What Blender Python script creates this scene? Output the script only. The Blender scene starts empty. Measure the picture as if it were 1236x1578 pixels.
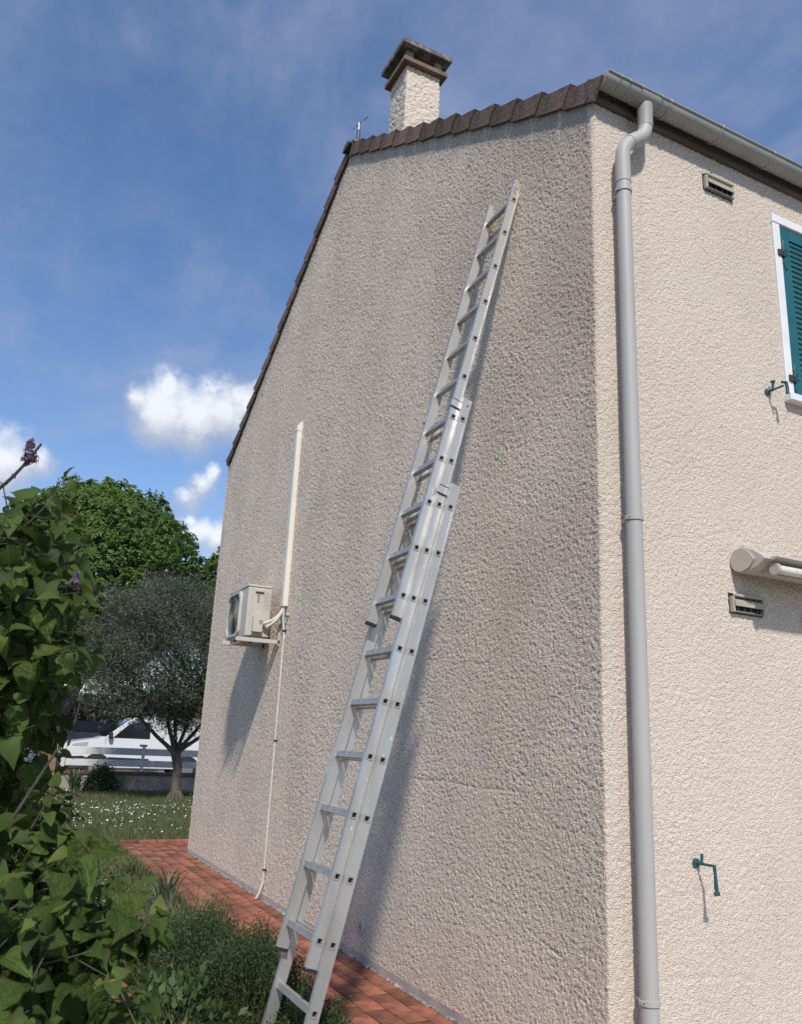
import bpy, math, random
import numpy as np
from math import radians as R, sin, cos, pi

random.seed(7)
rng = np.random.default_rng(11)
scene = bpy.context.scene
C = scene.collection

# ------------------------------------------------------------------ camera
CAM = np.array([3.1173, -2.6569, 1.5088]); YAW, PITCH, ROLL, FPX = 1.1134, 0.2704, 0.0472, 1254.6
def cam_basis():
    f = np.array([-sin(YAW)*cos(PITCH), cos(YAW)*cos(PITCH), sin(PITCH)])
    r = np.array([cos(YAW), sin(YAW), 0.0]); u = np.cross(r, f)
    return f, cos(ROLL)*r + sin(ROLL)*u, -sin(ROLL)*r + cos(ROLL)*u
F_, R_, U_ = cam_basis()
cd = bpy.data.cameras.new('camera'); cam = bpy.data.objects.new('camera', cd); C.objects.link(cam)
from mathutils import Matrix, Vector
cam.matrix_world = Matrix(((R_[0], U_[0], -F_[0], CAM[0]), (R_[1], U_[1], -F_[1], CAM[1]), (R_[2], U_[2], -F_[2], CAM[2]), (0, 0, 0, 1)))
cd.sensor_fit = 'HORIZONTAL'; cd.sensor_width = 36.0; cd.lens = 36.0*FPX/1236.0
cd.clip_start = 0.05; cd.clip_end = 2000
cd.dof.use_dof = True; cd.dof.focus_distance = 6.0; cd.dof.aperture_fstop = 11.0
scene.camera = cam

# ------------------------------------------------------------------ world, sun, exposure
SUN = np.array([2.93, -1.10, 3.32]); SUN /= np.linalg.norm(SUN)
world = bpy.data.worlds.new('World'); scene.world = world; world.use_nodes = True
def build_world():
    nt = world.node_tree; nt.nodes.clear(); N = nt.nodes.new; L = nt.links.new
    sky = N('ShaderNodeTexSky'); sky.sky_type = 'NISHITA'; sky.sun_disc = False
    sky.sun_elevation = math.asin(SUN[2]); sky.sun_rotation = math.atan2(SUN[0], SUN[1])
    sky.altitude = 100; sky.air_density = 1.0; sky.dust_density = 0.35; sky.ozone_density = 3.0
    tc = N('ShaderNodeTexCoord')
    def noise(vec, scale, detail=6, rough=.55, dist=0):
        n = N('ShaderNodeTexNoise'); n.inputs['Scale'].default_value = scale; n.inputs['Detail'].default_value = detail
        n.inputs['Roughness'].default_value = rough; n.inputs['Distortion'].default_value = dist; L(vec, n.inputs['Vector']); return n
    def math_(op, a, b=None, clamp=False):
        m = N('ShaderNodeMath'); m.operation = op; m.use_clamp = clamp
        for k, v in enumerate((a, b)):
            if v is None: continue
            if isinstance(v, (int, float)): m.inputs[k].default_value = v
            else: L(v, m.inputs[k])
        return m.outputs[0]
    def ramp(v, a, b, lo=0., hi=1.):
        m = N('ShaderNodeMapRange'); m.interpolation_type = 'SMOOTHSTEP'; L(v, m.inputs[0])
        m.inputs[1].default_value = a; m.inputs[2].default_value = b; m.inputs[3].default_value = lo; m.inputs[4].default_value = hi; return m.outputs[0]
    d0 = tc.outputs['Generated']
    # high thin veil: stretched noise on the direction divided by its height (a flat layer overhead)
    sep = N('ShaderNodeSeparateXYZ'); L(d0, sep.inputs[0])
    zz = math_('MAXIMUM', sep.outputs[2], 0.0); zz = math_('ADD', zz, 0.12)
    cmb = N('ShaderNodeCombineXYZ'); L(math_('DIVIDE', sep.outputs[0], zz), cmb.inputs[0]); L(math_('DIVIDE', sep.outputs[1], zz), cmb.inputs[1])
    mp = N('ShaderNodeMapping'); L(cmb.outputs[0], mp.inputs[0]); mp.inputs['Rotation'].default_value = (0, 0, R(35)); mp.inputs['Scale'].default_value = (.75, 1.5, 1)
    n1 = noise(mp.outputs[0], 1.6, 8, .6, .4)
    n1b = noise(cmb.outputs[0], 5.0, 7, .62)
    veil = math_('ADD', ramp(n1.outputs[0], .36, .72, 0, .40), math_('MULTIPLY', math_('MULTIPLY', ramp(n1b.outputs[0], .36, .72), ramp(n1.outputs[0], .3, .6, .35, 1.)), .26))
    veil = math_('ADD', veil, .03)
    # cumulus heaps standing low above the horizon, all round
    nd = noise(d0, 9.0, 8, .62)
    vd = N('ShaderNodeVectorMath'); vd.operation = 'MULTIPLY_ADD'; L(nd.outputs['Color'], vd.inputs[0])
    vd.inputs[1].default_value = (.07, .07, .05); off = N('ShaderNodeVectorMath'); off.operation = 'SUBTRACT'
    L(d0, off.inputs[0]); off.inputs[1].default_value = (.035, .035, .025); L(off.outputs[0], vd.inputs[2])
    heaps = []
    for px, py, r in [(250,640,52),(300,648,50),(345,640,52),(372,622,34),(212,622,22),(400,640,50),(430,700,45),(330,605,16),(262,605,20),
                      (5,712,48),(45,714,30),(78,712,12),(-60,740,60),(302,748,22),(285,768,18),(320,730,15),(305,822,26),(332,828,30),(285,803,12),(360,835,30),(215,762,13),(-180,640,50)]:
        d = F_*FPX + R_*(px-618) - U_*(py-789); heaps.append((d/np.linalg.norm(d), r/1254.6*.95))
    hr = random.Random(3)
    for k in range(5):                       # the other sides of the sky
        az = R(hr.uniform(205, 485)); el = R(hr.uniform(8, 26)); r = hr.uniform(.03, .075)
        for j in range(2):
            a2 = az + hr.uniform(-.06, .06); e2 = el + hr.uniform(-.015, .02)
            heaps.append((np.array([cos(e2)*cos(a2), cos(e2)*sin(a2), sin(e2)]), r*hr.uniform(.6, 1)))
    cur = None; curu = None
    for hi_, (c, r) in enumerate(heaps):
        dd = N('ShaderNodeVectorMath'); dd.operation = 'DISTANCE'; L(vd.outputs[0], dd.inputs[0]); dd.inputs[1].default_value = tuple(c)
        v = math_('DIVIDE', dd.outputs['Value'], float(r)); cur = v if cur is None else math_('MINIMUM', cur, v)
        du = N('ShaderNodeVectorMath'); du.operation = 'DISTANCE'; L(vd.outputs[0], du.inputs[0]); du.inputs[1].default_value = (c[0], c[1], c[2]+.55*r)
        v = math_('DIVIDE', du.outputs['Value'], float(r)); curu = v if curu is None else math_('MINIMUM', curu, v)
    nf = noise(d0, 26.0, 9, .66)
    fuzz = math_('MULTIPLY', math_('SUBTRACT', nf.outputs[0], .5), 1.5)
    dens = ramp(math_('ADD', cur, fuzz), 1.42, .36)
    lit = ramp(math_('ADD', curu, math_('MULTIPLY', fuzz, .7)), 1.25, .50)
    col = N('ShaderNodeMix'); col.data_type = 'RGBA'; L(lit, col.inputs[0])
    col.inputs[6].default_value = (2.7, 2.9, 3.35, 1); col.inputs[7].default_value = (5.3, 5.4, 5.5, 1)
    m1 = N('ShaderNodeMix'); m1.data_type = 'RGBA'; L(veil, m1.inputs[0]); hsv = N('ShaderNodeHueSaturation'); hsv.inputs['Saturation'].default_value = 1.12; hsv.inputs['Value'].default_value = .82; hsv.inputs['Hue'].default_value = .503; L(sky.outputs[0], hsv.inputs['Color']); L(hsv.outputs[0], m1.inputs[6]); m1.inputs[7].default_value = (1.95, 2.3, 3.25, 1)
    m2 = N('ShaderNodeMix'); m2.data_type = 'RGBA'; L(math_('MULTIPLY', dens, .82), m2.inputs[0]); L(m1.outputs[2], m2.inputs[6]); L(col.outputs[2], m2.inputs[7])
    bg = N('ShaderNodeBackground'); bg.inputs[1].default_value = 0.15; L(m2.outputs[2], bg.inputs[0])
    out = N('ShaderNodeOutputWorld'); L(bg.outputs[0], out.inputs[0])
build_world()
sl = bpy.data.lights.new('sun', 'SUN'); sl.energy = 3.15; sl.angle = R(3.0); sl.color = (1.0, .94, .845)
so = bpy.data.objects.new('sun', sl); C.objects.link(so); so.location = (6, -4, 12)
so.rotation_euler = Vector(-SUN).to_track_quat('-Z', 'Y').to_euler()
vs = scene.view_settings; vs.view_transform = 'Standard'; vs.look = 'None'; vs.exposure = 0.37; vs.gamma = 1.0; vs.use_curve_mapping = False
scene.cycles.use_denoising = False
scene.cycles.max_bounces = 6; scene.cycles.diffuse_bounces = 3; scene.cycles.transparent_max_bounces = 4

# ------------------------------------------------------------------ mesh helpers
LOC = {}
def nz(v): v = np.asarray(v, float); return v/np.linalg.norm(v)
class MB:
    """collects polygons"""
    def __init__(s): s.v = []; s.f = []; s.n = 0
    def add(s, verts, faces):
        verts = np.asarray(verts, float); s.v.append(verts); b = s.n
        s.f += [tuple(b+i for i in f) for f in faces]; s.n += len(verts); return s
    def box(s, lo, hi, c=0.0, M=None):
        lo, hi = np.minimum(lo, hi).astype(float), np.maximum(lo, hi).astype(float)
        if c <= 0:
            v = np.array([[(lo, hi)[i][0], (lo, hi)[j][1], (lo, hi)[k][2]] for i in (0, 1) for j in (0, 1) for k in (0, 1)])
            f = [(0, 1, 3, 2), (4, 6, 7, 5), (0, 4, 5, 1), (2, 3, 7, 6), (0, 2, 6, 4), (1, 5, 7, 3)]
        else:
            c = min(c, .49*float(min(hi-lo)))
            v = []; idx = {}
            for i in (0, 1):
                for j in (0, 1):
                    for k in (0, 1):
                        p = np.array([(lo, hi)[i][0], (lo, hi)[j][1], (lo, hi)[k][2]]); sg = np.array([1-2*i, 1-2*j, 1-2*k])
                        for a in range(3):      # vertex lying on the face with normal axis a
                            q = p + sg*c; q[a] = p[a]; idx[i, j, k, a] = len(v); v.append(q)
            f = []
            for a in range(3):
                b, d = (a+1) % 3, (a+2) % 3
                for sd in (0, 1):
                    ring = []
                    for (x, y) in ((0, 0), (1, 0), (1, 1), (0, 1)):
                        t = [0, 0, 0]; t[a] = sd; t[b] = x; t[d] = y; ring.append(idx[t[0], t[1], t[2], a])
                    f.append(tuple(ring if sd else ring[::-1]))
            for a in range(3):                  # edges along axis a
                b, d = (a+1) % 3, (a+2) % 3
                for x in (0, 1):
                    for y in (0, 1):
                        q = []
                        for sd, ax in ((0, b), (1, b), (1, d), (0, d)):
                            t = [0, 0, 0]; t[a] = sd; t[b] = x; t[d] = y; q.append(idx[t[0], t[1], t[2], ax])
                        f.append(tuple(q if x == y else q[::-1]))
            for i in (0, 1):
                for j in (0, 1):
                    for k in (0, 1):
                        q = (idx[i, j, k, 0], idx[i, j, k, 1], idx[i, j, k, 2]); f.append(q if (i+j+k) % 2 else q[::-1])
            v = np.array(v)
        if M is not None: v = M(v)
        return s.add(v, f)
    def tube(s, pts, rad, n=10, caps=True, squash=None):
        pts = np.asarray(pts, float); m = len(pts); rad = np.broadcast_to(rad, (m,)).astype(float)
        t = np.gradient(pts, axis=0); t /= np.linalg.norm(t, axis=1)[:, None]+1e-12
        a = np.cross(t[0], (0, 0, 1.0));
        if np.linalg.norm(a) < .1: a = np.cross(t[0], (0, 1.0, 0))
        a = nz(a); V = []
        for i in range(m):
            a = a - t[i]*(a@t[i]); a = nz(a); b = np.cross(t[i], a)
            for k in range(n):
                w = 2*pi*k/n; V.append(pts[i]+rad[i]*(cos(w)*a+sin(w)*b))
        f = [(i*n+k, i*n+(k+1) % n, (i+1)*n+(k+1) % n, (i+1)*n+k) for i in range(m-1) for k in range(n)]
        if caps: f += [tuple(range(n))[::-1], tuple((m-1)*n+k for k in range(n))]
        return s.add(V, f)
    def prism(s, prof, o, u, v, w, length):
        """profile points (a,b) -> o+a*u+b*v, swept along w"""
        o, u, v, w = [np.asarray(q, float) for q in (o, u, v, w)]; n = len(prof)
        V = [o+a*u+b*v for a, b in prof]+[o+a*u+b*v+w*length for a, b in prof]
        f = [tuple(range(n))[::-1], tuple(range(n, 2*n))]+[(i, (i+1) % n, n+(i+1) % n, n+i) for i in range(n)]
        return s.add(V, f)
    def build(s, name, mat, parent=None, smooth=None, kind=None, label=None):
        return obj(name, np.concatenate(s.v) if s.v else np.zeros((0, 3)), s.f, mat, parent, smooth, kind, label)
def mesh_np(name, V, F, mat):
    me = bpy.data.meshes.new(name); V = np.asarray(V, np.float32)
    if isinstance(F, np.ndarray):
        k = F.shape[1]; me.vertices.add(len(V)); me.vertices.foreach_set('co', V.ravel()); me.loops.add(F.size)
        me.loops.foreach_set('vertex_index', F.ravel().astype(np.int32)); me.polygons.add(len(F))
        me.polygons.foreach_set('loop_start', np.arange(0, F.size, k, dtype=np.int32)); me.polygons.foreach_set('loop_total', np.full(len(F), k, np.int32))
        me.update(calc_edges=True)
    else: me.from_pydata(V.tolist(), [], F); me.update()
    if mat: me.materials.append(mat)
    return me
def setsmooth(me, smooth):
    if smooth is None: return
    me.polygons.foreach_set('use_smooth', np.ones(len(me.polygons), bool))
    if smooth < 179: me.set_sharp_from_angle(angle=R(smooth))
def obj(name, V, F, mat, parent=None, smooth=None, kind=None, label=None):
    V = np.asarray(V, float); L = LOC.get(parent.name, np.zeros(3)) if parent else np.zeros(3)
    me = mesh_np(name, V-L, F, mat); setsmooth(me, smooth)
    o = bpy.data.objects.new(name, me); C.objects.link(o)
    if parent: o.parent = parent
    LOC[o.name] = L
    if kind: o['kind'] = kind
    if label: o['label'] = label
    return o
def thing(name, label, cat, loc=(0, 0, 0), group=None):
    o = bpy.data.objects.new(name, None); C.objects.link(o); o.location = loc; o.empty_display_size = .1
    o['label'] = label; o['category'] = cat
    if group: o['group'] = group
    LOC[o.name] = np.array(loc, float); return o
def tag(o, label, cat, group=None):
    o['label'] = label; o['category'] = cat
    if group: o['group'] = group
    return o
def piece(name, me, parent, loc, rot=None, scale=None):
    """object sharing mesh data, at world location loc under parent"""
    o = bpy.data.objects.new(name, me); C.objects.link(o); o.parent = parent; L = LOC.get(parent.name, np.zeros(3))
    o.location = np.asarray(loc, float)-L
    if rot is not None: o.rotation_euler = rot
    if scale is not None: o.scale = scale
    return o
def struct(name, V, F, mat, smooth=None, label=None):
    return obj(name, V, F, mat, None, smooth, 'structure', label)

# ------------------------------------------------------------------ materials
def mk(name):
    m = bpy.data.materials.new(name); m.use_nodes = True; nt = m.node_tree; nt.nodes.clear()
    return m, nt, nt.nodes.new, nt.links.new
def col4(c): return (c[0], c[1], c[2], 1)
def pmat(name, c1, c2=None, rough=.6, metal=0., scale=8., bump=None, rand=0., spec=.5, island=0., detail=6, lo=.35, hi=.65, rough2=None, stretch=None, coat=0):
    """principled with noise between two colours, optional bump (scale, strength, distance) and per-object / per-island brightness"""
    m, nt, N, L = mk(name); out = N('ShaderNodeOutputMaterial'); p = N('ShaderNodeBsdfPrincipled'); L(p.outputs[0], out.inputs[0])
    p.inputs['Roughness'].default_value = rough; p.inputs['Metallic'].default_value = metal; p.inputs['Specular IOR Level'].default_value = spec
    p.inputs['Coat Weight'].default_value = coat
    tc = N('ShaderNodeTexCoord'); vec = tc.outputs['Object']
    if stretch:
        mp = N('ShaderNodeMapping'); L(vec, mp.inputs[0]); mp.inputs['Scale'].default_value = stretch; vec = mp.outputs[0]
    colsock = None
    if c2 is not None:
        n = N('ShaderNodeTexNoise'); n.inputs['Scale'].default_value = scale; n.inputs['Detail'].default_value = detail; L(vec, n.inputs['Vector'])
        r = N('ShaderNodeMapRange'); L(n.outputs[0], r.inputs[0]); r.inputs[1].default_value = lo; r.inputs[2].default_value = hi
        mx = N('ShaderNodeMix'); mx.data_type = 'RGBA'; L(r.outputs[0], mx.inputs[0]); mx.inputs[6].default_value = col4(c1); mx.inputs[7].default_value = col4(c2)
        colsock = mx.outputs[2]
        if rough2 is not None:
            rr = N('ShaderNodeMapRange'); L(n.outputs[0], rr.inputs[0]); rr.inputs[1].default_value = lo; rr.inputs[2].default_value = hi
            rr.inputs[3].default_value = rough; rr.inputs[4].default_value = rough2; L(rr.outputs[0], p.inputs['Roughness'])
    if rand or island:
        hs = N('ShaderNodeHueSaturation'); rr = N('ShaderNodeMapRange')
        if rand: oi = N('ShaderNodeObjectInfo'); L(oi.outputs['Random'], rr.inputs[0])
        else: ge = N('ShaderNodeNewGeometry'); L(ge.outputs['Random Per Island'], rr.inputs[0])
        a = rand or island; rr.inputs[3].default_value = 1-a; rr.inputs[4].default_value = 1+a; L(rr.outputs[0], hs.inputs['Value'])
        r2 = N('ShaderNodeMapRange'); L((oi.outputs['Random'] if rand else ge.outputs['Random Per Island']), r2.inputs[0]); r2.inputs[3].default_value = .5+.02*a; r2.inputs[4].default_value = .5-.02*a
        L(r2.outputs[0], hs.inputs['Hue'])
        if colsock: L(colsock, hs.inputs['Color'])
        else: hs.inputs['Color'].default_value = col4(c1)
        colsock = hs.outputs[0]
    if colsock: L(colsock, p.inputs['Base Color'])
    else: p.inputs['Base Color'].default_value = col4(c1)
    if bump:
        nb = N('ShaderNodeTexNoise'); nb.inputs['Scale'].default_value = bump[0]; nb.inputs['Detail'].default_value = 5; L(vec, nb.inputs['Vector'])
        b = N('ShaderNodeBump'); b.inputs['Strength'].default_value = bump[1]; b.inputs['Distance'].default_value = bump[2]; L(nb.outputs[0], b.inputs['Height']); L(b.outputs[0], p.inputs['Normal'])
    return m
def leafmat(name, c, trans=.3, var=.35, rough=.45, per='island', tint=None, spec=.4, veins=False):
    m, nt, N, L = mk(name); out = N('ShaderNodeOutputMaterial'); p = N('ShaderNodeBsdfPrincipled'); t = N('ShaderNodeBsdfTranslucent'); mx = N('ShaderNodeMixShader')
    mx.inputs[0].default_value = trans; L(p.outputs[0], mx.inputs[1]); L(t.outputs[0], mx.inputs[2]); L(mx.outputs[0], out.inputs[0])
    p.inputs['Roughness'].default_value = rough; p.inputs['Specular IOR Level'].default_value = spec
    if per == 'island': g = N('ShaderNodeNewGeometry'); rs = g.outputs['Random Per Island']
    else: g = N('ShaderNodeObjectInfo'); rs = g.outputs['Random']
    hs = N('ShaderNodeHueSaturation'); rr = N('ShaderNodeMapRange'); L(rs, rr.inputs[0]); rr.inputs[3].default_value = 1-var; rr.inputs[4].default_value = 1+var; L(rr.outputs[0], hs.inputs['Value'])
    wn = N('ShaderNodeTexWhiteNoise'); wn.noise_dimensions = '1D'; L(rs, wn.inputs['W'])
    mc = N('ShaderNodeMix'); mc.data_type = 'RGBA'; rt = N('ShaderNodeMapRange'); L(wn.outputs['Value'], rt.inputs[0]); rt.inputs[1].default_value = .8; rt.inputs[2].default_value = 1.
    L(rt.outputs[0], mc.inputs[0]); mc.inputs[6].default_value = col4(c); mc.inputs[7].default_value = col4(tint or [x*1.5 for x in c])
    src = mc.outputs[2]
    if veins:                                # midrib and side veins in the leaf's own coordinates (x along the blade)
        tc = N('ShaderNodeTexCoord'); sx = N('ShaderNodeSeparateXYZ'); L(tc.outputs['Object'], sx.inputs[0])
        def mt(op, a, b=None):
            q = N('ShaderNodeMath'); q.operation = op
            for k, v in enumerate((a, b)):
                if v is None: continue
                if isinstance(v, (int, float)): q.inputs[k].default_value = v
                else: L(v, q.inputs[k])
            return q.outputs[0]
        ay = mt('ABSOLUTE', sx.outputs[1]); side = mt('ABSOLUTE', mt('SUBTRACT', mt('FRACT', mt('MULTIPLY', mt('SUBTRACT', sx.outputs[0], mt('MULTIPLY', ay, .75)), 7.)), .5))
        r1 = N('ShaderNodeMapRange'); L(ay, r1.inputs[0]); r1.inputs[1].default_value = .028; r1.inputs[2].default_value = .008
        r2 = N('ShaderNodeMapRange'); L(side, r2.inputs[0]); r2.inputs[1].default_value = .40; r2.inputs[2].default_value = .49
        vn = mt('MAXIMUM', r1.outputs[0], mt('MULTIPLY', r2.outputs[0], .55)); mv = N('ShaderNodeMix'); mv.data_type = 'RGBA'; L(mt('MULTIPLY', vn, .5), mv.inputs[0]); L(src, mv.inputs[6]); mv.inputs[7].default_value = col4([x*2.4 for x in c]); src = mv.outputs[2]
        nb = N('ShaderNodeTexNoise'); nb.inputs['Scale'].default_value = 3.; L(tc.outputs['Object'], nb.inputs['Vector']); bp = N('ShaderNodeBump'); bp.inputs['Strength'].default_value = .5; bp.inputs['Distance'].default_value = .05
        L(mt('ADD', mt('MULTIPLY', vn, -.5), nb.outputs[0]), bp.inputs['Height']); L(bp.outputs[0], p.inputs['Normal'])
    L(src, hs.inputs['Color']); L(hs.outputs[0], p.inputs['Base Color'])
    h2 = N('ShaderNodeHueSaturation'); L(hs.outputs[0], h2.inputs['Color']); h2.inputs['Value'].default_value = 1.6; h2.inputs['Hue'].default_value = .485; L(h2.outputs[0], t.inputs[0])
    return m

def stuccomat():
    """cream sprayed render; grey grime and washed streaks run down under the verge of the gable"""
    m, nt, N, L = mk('cream_render'); out = N('ShaderNodeOutputMaterial'); p = N('ShaderNodeBsdfPrincipled'); L(p.outputs[0], out.inputs[0])
    p.inputs['Roughness'].default_value = .93; p.inputs['Specular IOR Level'].default_value = .15
    tc = N('ShaderNodeTexCoord'); P = tc.outputs['Object']
    def no(scale, det=5, vec=P):
        n = N('ShaderNodeTexNoise'); n.inputs['Scale'].default_value = scale; n.inputs['Detail'].default_value = det; L(vec, n.inputs['Vector']); return n.outputs[0]
    def mt(op, a, b=None, c=False):
        q = N('ShaderNodeMath'); q.operation = op; q.use_clamp = c
        for k, v in enumerate((a, b)):
            if v is None: continue
            if isinstance(v, (int, float)): q.inputs[k].default_value = v
            else: L(v, q.inputs[k])
        return q.outputs[0]
    def mr(v, a, b, lo=0., hi=1.):
        q = N('ShaderNodeMapRange'); q.interpolation_type = 'SMOOTHSTEP'; L(v, q.inputs[0]); q.inputs[1].default_value = a; q.inputs[2].default_value = b; q.inputs[3].default_value = lo; q.inputs[4].default_value = hi; return q.outputs[0]
    def mix(fac, a, b):
        q = N('ShaderNodeMix'); q.data_type = 'RGBA'; L(fac, q.inputs[0])
        for k, v in ((6, a), (7, b)):
            if isinstance(v, tuple): q.inputs[k].default_value = col4(v)
            else: L(v, q.inputs[k])
        return q.outputs[2]
    base = mix(mr(no(1.3), .35, .7), (.84, .705, .580), (.785, .655, .535))
    dk = mr(no(150, 3), .52, .74, 0, .58)
    sx = N('ShaderNodeSeparateXYZ'); L(P, sx.inputs[0]); X, Y, Z = sx.outputs
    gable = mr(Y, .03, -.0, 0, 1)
    below = mt('SUBTRACT', mt('SUBTRACT', 7.565, mt('MULTIPLY', mt('ABSOLUTE', mt('ADD', X, 3.93)), .6148)), Z)   # metres below the verge
    base = mix(mr(Y, -.002, .02), base, mix(mr(no(1.1), .35, .7), (.725, .628, .538), (.67, .578, .492)))  # facade darker, gable lighter and warmer: evens out their unequal light in the colour
    dirt_shade = mr(mt('ADD', mt('MULTIPLY', no(.9, 6), 1.1), mt('ADD', mt('MULTIPLY', X, .15), mt('MULTIPLY', Z, .045))), .40, .92, .0, 1.)  # brown dirt blotches plus grazing-light darkening towards the near corner, put into the colour
    base = mix(mt('MULTIPLY', mt('MULTIPLY', dirt_shade, gable), .72), base, (.53, .415, .33))
    base = mix(mt('MULTIPLY', mt('MULTIPLY', mr(no(2.6, 5), .50, .66), gable), .22), base, (.60, .545, .47))
    # grey rain grime in a ragged band under the verge
    nb = mt('MULTIPLY', no(2.2, 6), .55)
    band = mt('MULTIPLY', mr(mt('SUBTRACT', below, nb), .06, -.22), gable)
    base = mix(mt('MULTIPLY', band, .45), base, (.38, .345, .315))
    # broad dusty grime on the weather side
    mp = N('ShaderNodeMapping'); L(P, mp.inputs[0]); mp.inputs['Scale'].default_value = (1.6, 1, .35)
    gr = mt('MULTIPLY', mr(no(1.1, 6, mp.outputs[0]), .38, .72), gable)
    base = mix(mt('MULTIPLY', gr, .15), base, (.45, .385, .325))
    mp2 = N('ShaderNodeMapping'); L(P, mp2.inputs[0]); mp2.inputs['Scale'].default_value = (9, 9, .35)
    run = mt('MULTIPLY', mr(no(1., 4, mp2.outputs[0]), .52, .75), mr(no(.8, 3), .4, .65))
    base = mix(mt('MULTIPLY', run, .16), base, (.45, .38, .32))
    base = mix(dk, base, (.40, .325, .265))
    # clean washed streaks below each tile joint
    ph = mt('ADD', mt('DIVIDE', mt('ADD', X, .02), .2903), mt('MULTIPLY', mt('SUBTRACT', no(3.1, 2), .5), .12))
    fr = mt('ABSOLUTE', mt('SUBTRACT', mt('FRACT', ph), .5))
    st = mt('MULTIPLY', mr(mt('ADD', fr, mt('MULTIPLY', mt('SUBTRACT', no(14., 3), .5), .09)), .415, .485), mr(mt('ADD', below, mt('MULTIPLY', no(2.3, 3), .75)), .84, .42))
    st = mt('MULTIPLY', mt('MULTIPLY', mt('MULTIPLY', st, gable), mr(X, -3.9, -3.7, .25, 1)), mr(no(1.9, 2), .35, .6, .3, 1.))
    base = mix(mt('MULTIPLY', st, .75), base, (.74, .70, .64))
    L(base, p.inputs['Base Color'])
    b = N('ShaderNodeBump'); b.inputs['Strength'].default_value = 1.; b.inputs['Distance'].default_value = .012; L(no(140, 2), b.inputs['Height']); L(b.outputs[0], p.inputs['Normal'])
    return m
M = {}
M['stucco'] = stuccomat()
M['chimney_stucco'] = pmat('chimney_render', (.76, .66, .56), (.60, .51, .43), .93, scale=60, bump=(70, 1., .012), spec=.15)
M['plain_render'] = pmat('plain_render', (.62, .555, .48), (.57, .51, .44), .9, scale=3, bump=(60, .6, .01), spec=.15)
M['plinth'] = pmat('plinth_cement', (.50, .45, .41), (.39, .355, .325), .9, scale=7, bump=(50, .5, .004), spec=.2)
M['mortar'] = pmat('mortar_crumbs', (.46, .43, .40), (.12, .105, .095), .95, scale=30)
M['rooftile'] = pmat('verge_tile_concrete', (.225, .150, .115), (.115, .082, .066), .9, scale=11, bump=(55, .8, .008), rand=.32, spec=.25)
M['roof'] = pmat('roof_tiles', (.085, .060, .052), (.05, .042, .04), .85, scale=5)
M['soffit'] = pmat('soffit_wood', (.115, .092, .080), (.075, .06, .054), .7, scale=4, stretch=(8, .6, 8))
M['gutter'] = pmat('grey_pvc', (.345, .337, .325), (.29, .284, .275), .52, scale=4, rough2=.62, spec=.45, bump=(30, .04, .002))
M['pipe'] = pmat('grey_pvc_pipe', (.43, .42, .405), (.37, .362, .35), .5, scale=3, rough2=.6, spec=.45, stretch=(1, 1, .3))
M['alu'] = pmat('aluminium', (.68, .662, .635), (.44, .428, .41), .42, metal=.84, scale=9, rough2=.64, bump=(60, .10, .002), stretch=(1, 1, .30), detail=10, lo=.38, hi=.70)
M['alu_rung'] = pmat('aluminium_rung', (.50, .485, .47), (.38, .37, .36), .45, metal=.6, scale=30, rough2=.6, bump=(60, .1, .002))
M['rubber'] = pmat('black_rubber', (.018, .018, .022), None, .7)
M['steel_dark'] = pmat('dark_steel', (.05, .05, .052), None, .5, metal=.6)
M['print'] = pmat('black_print', (.03, .03, .03), None, .6)
M['ac'] = pmat('ac_cream_paint', (.52, .49, .435), (.47, .445, .395), .42, scale=6, spec=.4)
M['ac_dark'] = pmat('ac_dark_plastic', (.035, .035, .037), None, .55)
M['ac_fan'] = pmat('fan_grille', (.20, .195, .185), None, .5)
M['print_grey'] = pmat('grey_print', (.24, .235, .22), None, .6)
M['trunking'] = pmat('white_pvc_trunking', (.74, .70, .62), (.69, .65, .58), .4, scale=3, spec=.45)
M['insul'] = pmat('white_insulation', (.70, .68, .63), None, .7)
M['cable'] = pmat('pale_conduit', (.60, .585, .56), (.5, .485, .47), .5, scale=10)
M['clip'] = pmat('black_clip', (.02, .02, .02), None, .5)
M['vent'] = pmat('beige_vent_plastic', (.43, .38, .31), (.37, .33, .27), .5, scale=9)
M['teal'] = pmat('teal_paint', (.012, .115, .135), (.010, .098, .118), .45, scale=7, spec=.45, bump=(90, .05, .001))
M['teal_iron'] = pmat('teal_iron', (.012, .105, .13), (.02, .06, .07), .5, scale=40, bump=(120, .3, .002))
M['white_pvc'] = pmat('white_frame_paint', (.78, .78, .79), (.70, .70, .70), .4, scale=6, spec=.45)
M['iron'] = pmat('black_iron', (.045, .035, .032), (.025, .02, .02), .55, scale=30)
M['awning'] = pmat('awning_cassette_paint', (.50, .46, .41), (.45, .41, .37), .42, scale=5, spec=.4)
M['awning_bar'] = pmat('awning_bar_worn', (.66, .63, .55), (.26, .24, .19), .55, scale=42, lo=.55, hi=.72)
M['glass'] = pmat('dark_glass', (.015, .018, .022), None, .06, spec=.8)
M['chim_cap'] = pmat('chimney_concrete', (.115, .105, .095), (.38, .34, .28), .9, scale=11, bump=(40, .6, .006), lo=.45, hi=.72)
M['chim_brick'] = pmat('chimney_brick_collar', (.165, .085, .060), (.20, .145, .115), .9, scale=12, bump=(50, .5, .005))
M['chim_post'] = pmat('chimney_clay_post', (.30, .265, .23), (.2, .18, .16), .9, scale=10)
M['antenna'] = pmat('antenna_metal', (.22, .22, .23), None, .4, metal=.6)
M['terra'] = pmat('terracotta_tile', (.31, .115, .062), (.15, .066, .046), .62, scale=9, rough2=.8, rand=.42, bump=(45, .25, .004), lo=.38, hi=.68, spec=.35)
M['grout'] = pmat('path_grout', (.15, .11, .085), (.055, .055, .035), .95, scale=12, bump=(60, .5, .005))
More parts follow.
